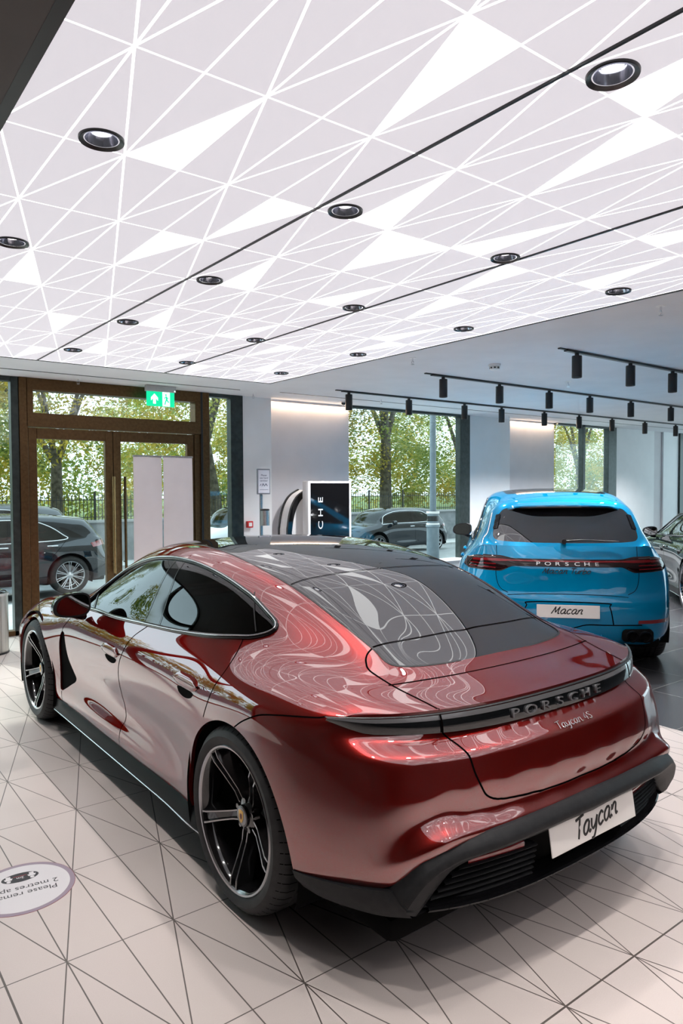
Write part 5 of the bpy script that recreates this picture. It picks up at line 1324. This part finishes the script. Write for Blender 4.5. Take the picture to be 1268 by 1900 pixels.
MB().lathe([(.063, 1.335), (.063, 1.35), (.05, 1.358), (.0005, 1.358)], 32, 'Z', (.045, -.02, 0)).build('dispenser_cap', M_BLACK, t, 40)
# fire call point
t = thing('fire_call_point', 'small red fire call point on the white wall', 'fire alarm', (4.915, 8.53, 1.14))
MB().box((-.045, -.05, -.045), (.045, 0, .045), .006, 2).build('body', mat('alarm_red', (.55, .02, .02), .35), t, 40)
MB().box((-.026, -.0525, -.026), (.026, -.0495, .026), .002, 1).build('press_plate', M_WHITE, t, 40)
# charging pedestal behind the display totem
t = thing('charging_pedestal', 'white arched charging pedestal with black rim beside the black display', 'charging station', (5.45, 8.30, 0))
arc = [(-.13, 0), (-.13, .95), (-.12, 1.12), (-.085, 1.30), (-.02, 1.45), (.07, 1.55), (.20, 1.62)]
A = resamp(arc, 6); inner = A+np.array([.055, -.045])*np.clip((A[:, 1:2])/1.0, 0, 1)+np.array([.012, 0])
prf = [(x, z) for x, z in A]+[(.20, 0)]
MB().prism([(x+.012, -.09, z-.012 if z > .1 else z) for x, z in prf], (0, .19, 0)).build('body', mat('pedestal_white', (.80, .79, .79), .3), t, 30)
rim = MB()
for y0, y1 in ((-.125, -.085), (.095, .13)):
    rim.grid([[Vector((p[0], y0, p[1])), Vector((p[0], y1, p[1])), Vector((q[0], y1, q[1])), Vector((q[0], y0, q[1])), Vector((p[0], y0, p[1]))] for p, q in zip(A, inner)])
rim.build('rim', M_BLACKG, t, 40)
MB().cyl((-.02, -.10, 1.27), (-.02, -.088, 1.27), .017, n=20).build('socket', M_BLACK, t, 40)
MB().box((-.15, -.13, 0), (.2, .13, .02), .004, 1).build('foot', M_BLACKG, t, 40)
MB().grid([[Vector((.135+.04*math.sin(k/11*PI/2), -.092, z)), Vector((.20, -.092, z))] for k, z in enumerate(np.linspace(.02, 1.35, 12))]).build('side_panel', M_BLACKG, t, 40)
# display totem
t = thing('display_totem', 'black glossy display totem with white frame and vertical lettering', 'display', (5.90, 8.05, 0))
MB().box((-.372, -.07, 0), (.372, .07, 1.727), .006, 2).build('housing', mat('totem_white', (.80, .79, .80), .35), t, 30)
fr = MB().box((-.335, -.0745, .02), (.335, -.0695, 1.70), .002, 1).build('glass_front', M_BLACKG, t, 30)
M_LETW = mat('totem_letters', (.82, .82, .84), .4)
for k, ch in enumerate('PORSCHE'):
    text_obj('letter', ch, M_LETW, fr, frame((-.165, -.0752, .435+.172*k), (0, 0, 1), (-1, 0, 0)), .112, .0004, sx=1.55)
# waste bin
M_PERF = mat('perforated_steel', (.55, .53, .50), .35, .9); nt, p = nodes(M_PERF)
tc = nt.nodes.new('ShaderNodeTexCoord'); br = nt.nodes.new('ShaderNodeTexVoronoi'); br.inputs['Scale'].default_value = 75; br.inputs['Randomness'].default_value = 0.0
mp_ = nt.nodes.new('ShaderNodeMapping'); mp_.inputs['Rotation'].default_value = (.0, .0, .785)
nt.links.new(tc.outputs['Object'], mp_.inputs[0]); nt.links.new(mp_.outputs[0], br.inputs['Vector'])
lt = nt.nodes.new('ShaderNodeMath'); lt.operation = 'LESS_THAN'; lt.inputs[1].default_value = .33; nt.links.new(br.outputs['Distance'], lt.inputs[0])
nt.links.new(mixc(nt, lt.outputs[0], (.50, .47, .43), (.03, .03, .03)), p.inputs['Base Color'])
t = thing('waste_bin', 'perforated steel waste bin by the glass at the left edge', 'bin', (1.49, 7.75, 0))
MB().lathe([(.183, .012), (.183, .585)], 56, 'Z').build('body', M_PERF, t, 60)
MB().lathe([(.17, 0), (.187, .0), (.187, .02)], 48, 'Z').build('base_ring', M_BLACK, t, 40)
MB().lathe([(.188, .578), (.190, .60), (.178, .604), (.172, .58)], 48, 'Z').build('rim', M_STEEL, t, 40)
MB().lathe([(.172, .60), (.165, .618), (.12, .634), (.07, .622), (.0005, .615)], 40, 'Z').build('lid', M_BLACKG, t, 60)
MB().box((-.03, -.07, .62), (.06, .05, .66), .02, 3, M=Matrix.Rotation(.4, 4, 'Z')).build('paper_waste', M_WHITE, t, 50)
# floor sticker
t = thing('floor_sticker', 'round white distance sticker with black oval on the pale floor', 'sticker', (.697, 3.072, 0), math.radians(172.5))
def disc(r, z, sx=1, sy=1, n=72, c=(0, 0)): return [(c[0]+math.cos(2*PI*k/n)*r*sx, c[1]+math.sin(2*PI*k/n)*r*sy, z) for k in range(n)]
MB().prism(disc(.203, .0002), (0, 0, .0006)).build('red_edge', mat('sticker_red', (.28, .03, .04), .5), t, 0)
MB().prism(disc(.2015, .0008), (0, 0, .0003)).build('mauve_ring', mat('sticker_mauve', (.30, .24, .30), .5), t, 0)
MB().prism(disc(.182, .0011), (0, 0, .0003)).build('white_face', mat('sticker_white', (.66, .64, .66), .5), t, 0)
M_TXT = mat('sticker_ink', (.03, .03, .035), .6)
text_obj('lettering', 'Please remain', M_TXT, t, Matrix.Translation((0, .046, .0016)), .046, .0001)
text_obj('lettering', '2 metres apart', M_TXT, t, Matrix.Translation((0, .001, .0016)), .046, .0001)
ov = MB().prism(disc(.072, .0014, 1, .52, c=(0, -.088)), (0, 0, .0003)).build('black_oval', M_TXT, t, 0)
M_SW = mat('sticker_pale', (.7, .68, .7), .6)
for s in (-1, 1):
    fig = MB().prism(disc(.0085, .0018, c=(.045*s, -.070), n=20), (0, 0, .0002))
    fig.prism([(x*1.0+.045*s, y-.088, .0018) for x, y in [(-.012, .008), (.012, .008), (.017, -.006), (.009, -.008), (.009, -.024), (-.009, -.024), (-.009, -.008), (-.017, -.006)]], (0, 0, .0002))
    fig.build('figure_symbol', M_SW, ov, 0)
text_obj('lettering', '2m', M_SW, ov, Matrix.Translation((0, -.085, .0019)), .024, .0001)
MB().box((-.026, -.1005, .0018), (.026, -.0985, .002)).build('red_arrow', mat('sticker_arrow', (.45, .02, .03), .5), ov, 0)
# ---------------------------------------------------------------- the street and the park outside
def gz(y): return -.05-.0494*(y-8.7)
M_ROAD = noise_tint(mat('asphalt', (.20, .21, .22), .55), (.20, .215, .22), (.30, .31, .315), 4, rough=(.3, .6), bump=.3, bscale=120)
M_PAVE = noise_tint(mat('pavement', (.42, .42, .42), .6), (.40, .41, .41), (.52, .52, .51), 5, rough=(.4, .7))
M_STONE = noise_tint(mat('wall_stone', (.33, .35, .36), .8), (.16, .175, .185), (.25, .265, .275), 3)
M_GRASS = noise_tint(mat('park_grass', (.10, .20, .03), .9), (.05, .11, .015), (.13, .17, .03), 1.5)
def strip(name, y0, y1, m, dz=0.0, th=.15, kind='structure'):
    mb = MB(); n = 2
    mb.prism([(-60, y0, gz(y0)+dz), (90, y0, gz(y0)+dz), (90, y1, gz(y1)+dz), (-60, y1, gz(y1)+dz)], (0, 0, -th)); o = mb.build(name, m, None, 0)
    return tag(o, kind=kind)
strip('pavement', 8.68, 12.4, M_PAVE); strip('kerb', 12.4, 12.6, M_STONE, -.0); strip('road', 12.6, 21.0, M_ROAD, -.09); strip('pavement_far', 21.0, 24.0, M_PAVE)
o = MB().box((-60, 24, -1.4), (90, 24.35, .52)).build('wall_park', M_STONE, None, 0); tag(o, kind='structure')
MB().box((-60, 23.94, .52), (90, 24.41, .60)).build('coping', mat('coping_stone', (.35, .36, .36), .7), o, 0)
mb = MB().box((-150, 24.35, -1.0), (180, 160, -.55)); tag(mb.build('park_ground', M_GRASS, None, 0), kind='structure')
# railings
M_IRON = mat('iron_black', (.012, .014, .015), .45)
t = thing('railing', 'long black iron railing on the low stone wall across the street', 'fence', (10, 24.18, .60))
pk = MB(); 
for k in range(-190, 420):
    x = k*.125; pk.box((x-.010, -.010, 0), (x+.010, .010, .80 if k % 16 else .86)); 
    pk.cyl((x, 0, .80), (x, 0, .88), .016, .001, 4)
pk.build('pickets', M_IRON, t, 0)
for z in (.10, .68): MB().box((-24, -.016, z-.012), (52, .016, z+.012)).build('rail', M_IRON, t, 0)
for k in range(-11, 26): MB().box((k*2-.03, -.03, 0), (k*2+.03, .03, .95)).build('post', M_IRON, t, 0)
# lamp post on the pavement
t = thing('street_lamp', 'grey lamp post on the pavement outside the right window', 'lamp post', (13.4, 13.55, gz(13.55)-.09))
M_LP = noise_tint(mat('lamp_post_grey', (.16, .21, .25), .5), (.14, .19, .23), (.19, .24, .28), 6)
MB().lathe([(.17, 0), (.165, .95), (.165, .96)], 32, 'Z').build('base', M_LP, t, 40)
MB().lathe([(.165, .96), (.19, .98), (.19, 1.02), (.165, 1.05), (.15, 1.05), (.15, 1.35), (.14, 1.37)], 32, 'Z').build('collar', M_LP, t, 40)
MB().lathe([(.152, 1.13), (.152, 1.27)], 32, 'Z').build('sign_band', M_BLACK, t, 40)
for z in (1.05, 1.36): MB().lathe([(.168, z-.03), (.178, z), (.168, z+.03)], 32, 'Z').build('white_ring', M_WHITE, t, 40)
MB().lathe([(.085, 1.37), (.075, 7.5), (.05, 7.55)], 24, 'Z').build('pole', M_LP, t, 40)
MB().tube([(0, 0, 7.5), (0, -.5, 7.8), (0, -1.2, 7.85)], .04, 8).build('lamp_arm', M_LP, t, 40)
MB().box((-.12, -1.6, 7.78), (.12, -1.1, 7.88), .03, 2).build('lamp_head', M_LP, t, 40)

# trees
rnd = random.Random(7)
M_BARK = noise_tint(mat('bark', (.09, .075, .06), .9), (.06, .05, .04), (.16, .14, .11), 6, bump=.6, bscale=30)
def leaf_mat(n, a, b):
    m = mat(n, a, .6); nt, p = nodes(m)
    oi = nt.nodes.new('ShaderNodeTexCoord'); nz = nt.nodes.new('ShaderNodeTexNoise'); nz.inputs['Scale'].default_value = .9; nz.inputs['Detail'].default_value = 6
    nt.links.new(oi.outputs['Object'], nz.inputs['Vector'])
    r = nt.nodes.new('ShaderNodeValToRGB'); r.color_ramp.elements[0].position = .38; r.color_ramp.elements[1].position = .62
    r.color_ramp.elements[0].color = (*a, 1); r.color_ramp.elements[1].color = (*b, 1)
    nt.links.new(nz.outputs[0], r.inputs[0]); nt.links.new(r.outputs[0], p.inputs['Base Color'])
    tl = nt.nodes.new('ShaderNodeBsdfTranslucent'); nt.links.new(r.outputs[0], tl.inputs[0])
    mx = nt.nodes.new('ShaderNodeMixShader'); mx.inputs[0].default_value = .45
    out = [n for n in nt.nodes if n.type == 'OUTPUT_MATERIAL'][0]
    nt.links.new(p.outputs[0], mx.inputs[1]); nt.links.new(tl.outputs[0], mx.inputs[2]); nt.links.new(mx.outputs[0], out.inputs[0])
    return m
M_LEAF = [leaf_mat('leaf_yellow', (.30, .25, .025), (.55, .42, .04)), leaf_mat('leaf_green', (.10, .17, .02), (.30, .34, .05)), leaf_mat('leaf_pale', (.22, .28, .045), (.46, .44, .08))]
def leaves(name, m, parent, blobs, n, size, rng):
    V, F = [], []
    tot = sum(r**2 for _, r in blobs)
    for c, r in blobs:
        for _ in range(int(n*r*r/tot)):
            d = Vector((rng.gauss(0, 1), rng.gauss(0, 1), rng.gauss(0, .8)));
            if d.length < 1e-3: continue
            p = Vector(c)+d.normalized()*r*(rng.random()**.5)
            s = size*(.6+.8*rng.random()); a = Vector((rng.gauss(0, 1), rng.gauss(0, 1), rng.gauss(0, 1))).normalized(); b = a.orthogonal().normalized()*s*.55; a = a*s
            k = len(V); V += [p-a, p+b, p+a, p-b]; F.append((k, k+1, k+2, k+3))
    me = bpy.data.meshes.new(name); me.from_pydata([tuple(v) for v in V], [], F); me.materials.append(m)
    o = bpy.data.objects.new(name, me); COL.objects.link(o); o.parent = parent
    return o
def tree(loc, h, spread, tr, m, label, seed, fork=3.0, n=20000, lean=0.0, low=2.2):
    rng = random.Random(seed)
    t = thing('tree', label, 'tree', loc, group='autumn trees in the park')
    tk = MB(); top = Vector((lean*fork, 0, fork))
    tk.tube([(0, 0, -.3), (lean*fork*.4, .03, fork*.5), tuple(top)], [tr*1.25, tr, tr*.85], 10)
    blobs = []
    tips = []
    for k in range(5):
        a = 2*PI*k/5+rng.random()*.9; up_ = (h-fork)*(.55+.35*rng.random()); out = spread*(.35+.45*rng.random())
        p1 = top+Vector((math.cos(a)*out*.35, math.sin(a)*out*.35, up_*.45)); p2 = top+Vector((math.cos(a)*out, math.sin(a)*out, up_))
        tk.tube([tuple(top-Vector((0, 0, .15))), tuple(p1), tuple(p2)], [tr*.55, tr*.34, tr*.08], 8); tips += [(p1, p2)]
        for q in range(5):
            f = .3+.65*rng.random(); s = p1.lerp(p2, f); b = a+rng.gauss(0, 1.0); L = spread*(.25+.4*rng.random())
            e = s+Vector((math.cos(b)*L, math.sin(b)*L, rng.uniform(-.25, .5)*L)); md = s.lerp(e, .5)+Vector((0, 0, .12*L))
            tk.tube([tuple(s), tuple(md), tuple(e)], [tr*.20, tr*.12, tr*.03], 6)
            blobs.append((e, spread*(.20+.16*rng.random()))); blobs.append((md, spread*(.15+.12*rng.random())))
    for _ in range(26):
        a = rng.random()*2*PI; L = spread*(.3+.75*rng.random()); blobs.append((Vector((lean*fork+math.cos(a)*L, math.sin(a)*L, rng.uniform(low, h*.7))), spread*(.14+.16*rng.random())))
    tk.build('trunk', M_BARK, t, 60)
    leaves('foliage', m, t, blobs, n, .085, rng)
    return t
TREES = [((7.9, 28.2), 11, 4.6, .23, 0, 'forked tree with yellow leaves seen through the entrance door', 3.2, 0), ((2.6, 29.5), 12, 4.8, .26, 1, 'broad green tree seen through the left window', 3.0, 0),
         ((15.7, 30), 12, 4.4, .30, 2, 'leaning tree with rough trunk in the narrow window', 4.2, -.16), ((26.9, 31), 13, 5.0, .34, 1, 'thick upright trunk in the middle of the right window', 5.0, 0),
         ((22.6, 33), 11, 4.6, .22, 0, 'slim yellow tree left of the thick trunk', 3.0, 0), ((33.5, 31), 12, 4.6, .30, 1, 'dark tree at the right edge of the wide window', 3.2, 0),
         ((40.5, 33), 12, 5.0, .28, 2, 'pale tree framed by the second window', 3.4, 0), ((48.5, 33), 12, 5.2, .28, 0, 'yellow tree at the right of the second window', 3.4, 0)]
for k, ((x, y), h, sp, tr, mi, lab, fork, lean) in enumerate(TREES): tree((x, y, -.55), h, sp, tr, M_LEAF[mi], lab, 11+k, fork, lean=lean)
rng = random.Random(5)
bl = []
for k in range(150):
    x = -40+k*1.0+rng.uniform(-1, 1); y = rng.uniform(44, 62); hh = rng.uniform(6.5, 13)
    for q in range(7): bl.append((Vector((x+rng.uniform(-1.5, 1.5), y+rng.uniform(-1, 1), rng.uniform(-.3, hh))), rng.uniform(.9, 1.9)))
for k, m in enumerate(M_LEAF):
    o = leaves('tree_foliage', m, None, bl[k::3], 60000, .16, rng); tag(o, ['distant yellow foliage massed behind the park trees', 'distant dark green foliage massed behind the park trees', 'distant pale green foliage massed behind the park trees'][k], 'foliage', kind='stuff')
# cars in the street
M_NAVY = car_paint('dark_blue_black_paint', (.010, .014, .020), metal=.3, rough=.3, ior=1.6)
M_GREYD = car_paint('charcoal_paint', (.03, .034, .038), metal=.4, rough=.3, ior=1.7)
M_WHITEP = car_paint('white_paint', (.75, .77, .78), metal=0.0, rough=.3, flake=0, ior=1.5)
suv('street_suv', 'black sports utility car with silver spoked wheels parked outside the door', M_NAVY, (4.09, 14.75, gz(14.2)-.035), PI, mapf=lambda x, y, z: (x, y, z-.085*min(1, max(0, (z-.6)/.6))), rim=M_SILVER, edge=M_SILVER, macan=False, group='cars parked in the street', detail=True)
big = lambda x, y, z: (x*1.03, y*1.03, z*1.18+.05*min(1, max(0, (z-.9)/.3)))
suv('street_suv', 'large dark estate car in the street behind the black one', M_GREYD, (4.55, 18.2, gz(18.2)-.12), PI, mapf=big, style='pairs8', rim=M_RIM, edge=M_SILVER, macan=False, group='cars parked in the street', sub=2, detail=False, wheel_r=.38)
def mono(k):
    def f(x, y, z):
        w = min(1, max(0, (z-.95)/.45)); a = min(1, max(0, (x-.8)/1.2))
        return (x*.98+.48*w*a-.05, y*.95, z*k)
    return f
suv('street_hatchback', 'dark blue family hatchback parked outside the right window', M_NAVY, (18.6, 19.6, gz(19)-.10), PI, mapf=mono(.985), style='pairs8', rim=M_RIM, edge=M_SILVER, macan=False, group='cars parked in the street', sub=2, detail=False, wheel_r=.34)
suv('street_van', 'white van nose seen through the narrow window by the column', M_WHITEP, (12.75, 19.4, gz(19)-.10), PI, mapf=mono(1.13), style='pairs8', rim=M_RIM, edge=M_SILVER, macan=False, group='cars parked in the street', sub=2, detail=False, wheel_r=.36)
# dark saloon at the right edge of the showroom
M_DGREEN = car_paint('dark_green_paint', (.012, .020, .019), metal=.5, rough=.3, ior=1.45)
c = copy_tree(SAL); c.location = (9.71, 3.843, 0); c.rotation_euler = (0, 0, PI/2-.844); c['label'] = 'dark green sports car at the right edge beside the blue one'
def repaint(o):
    if o.type == 'MESH' and o.data.materials and o.data.materials[0] == M_CHERRY:
        o.data = o.data.copy(); o.data.materials[0] = M_DGREEN
    for ch in o.children: repaint(ch)
repaint(c)
def drop(o):
    for ch in list(o.children): drop(ch)
    bpy.data.objects.remove(o)
for ch in list(c.children):
    if ch.name.split('.')[0] in ('letter', 'model_script', 'licence_plate'): drop(ch)
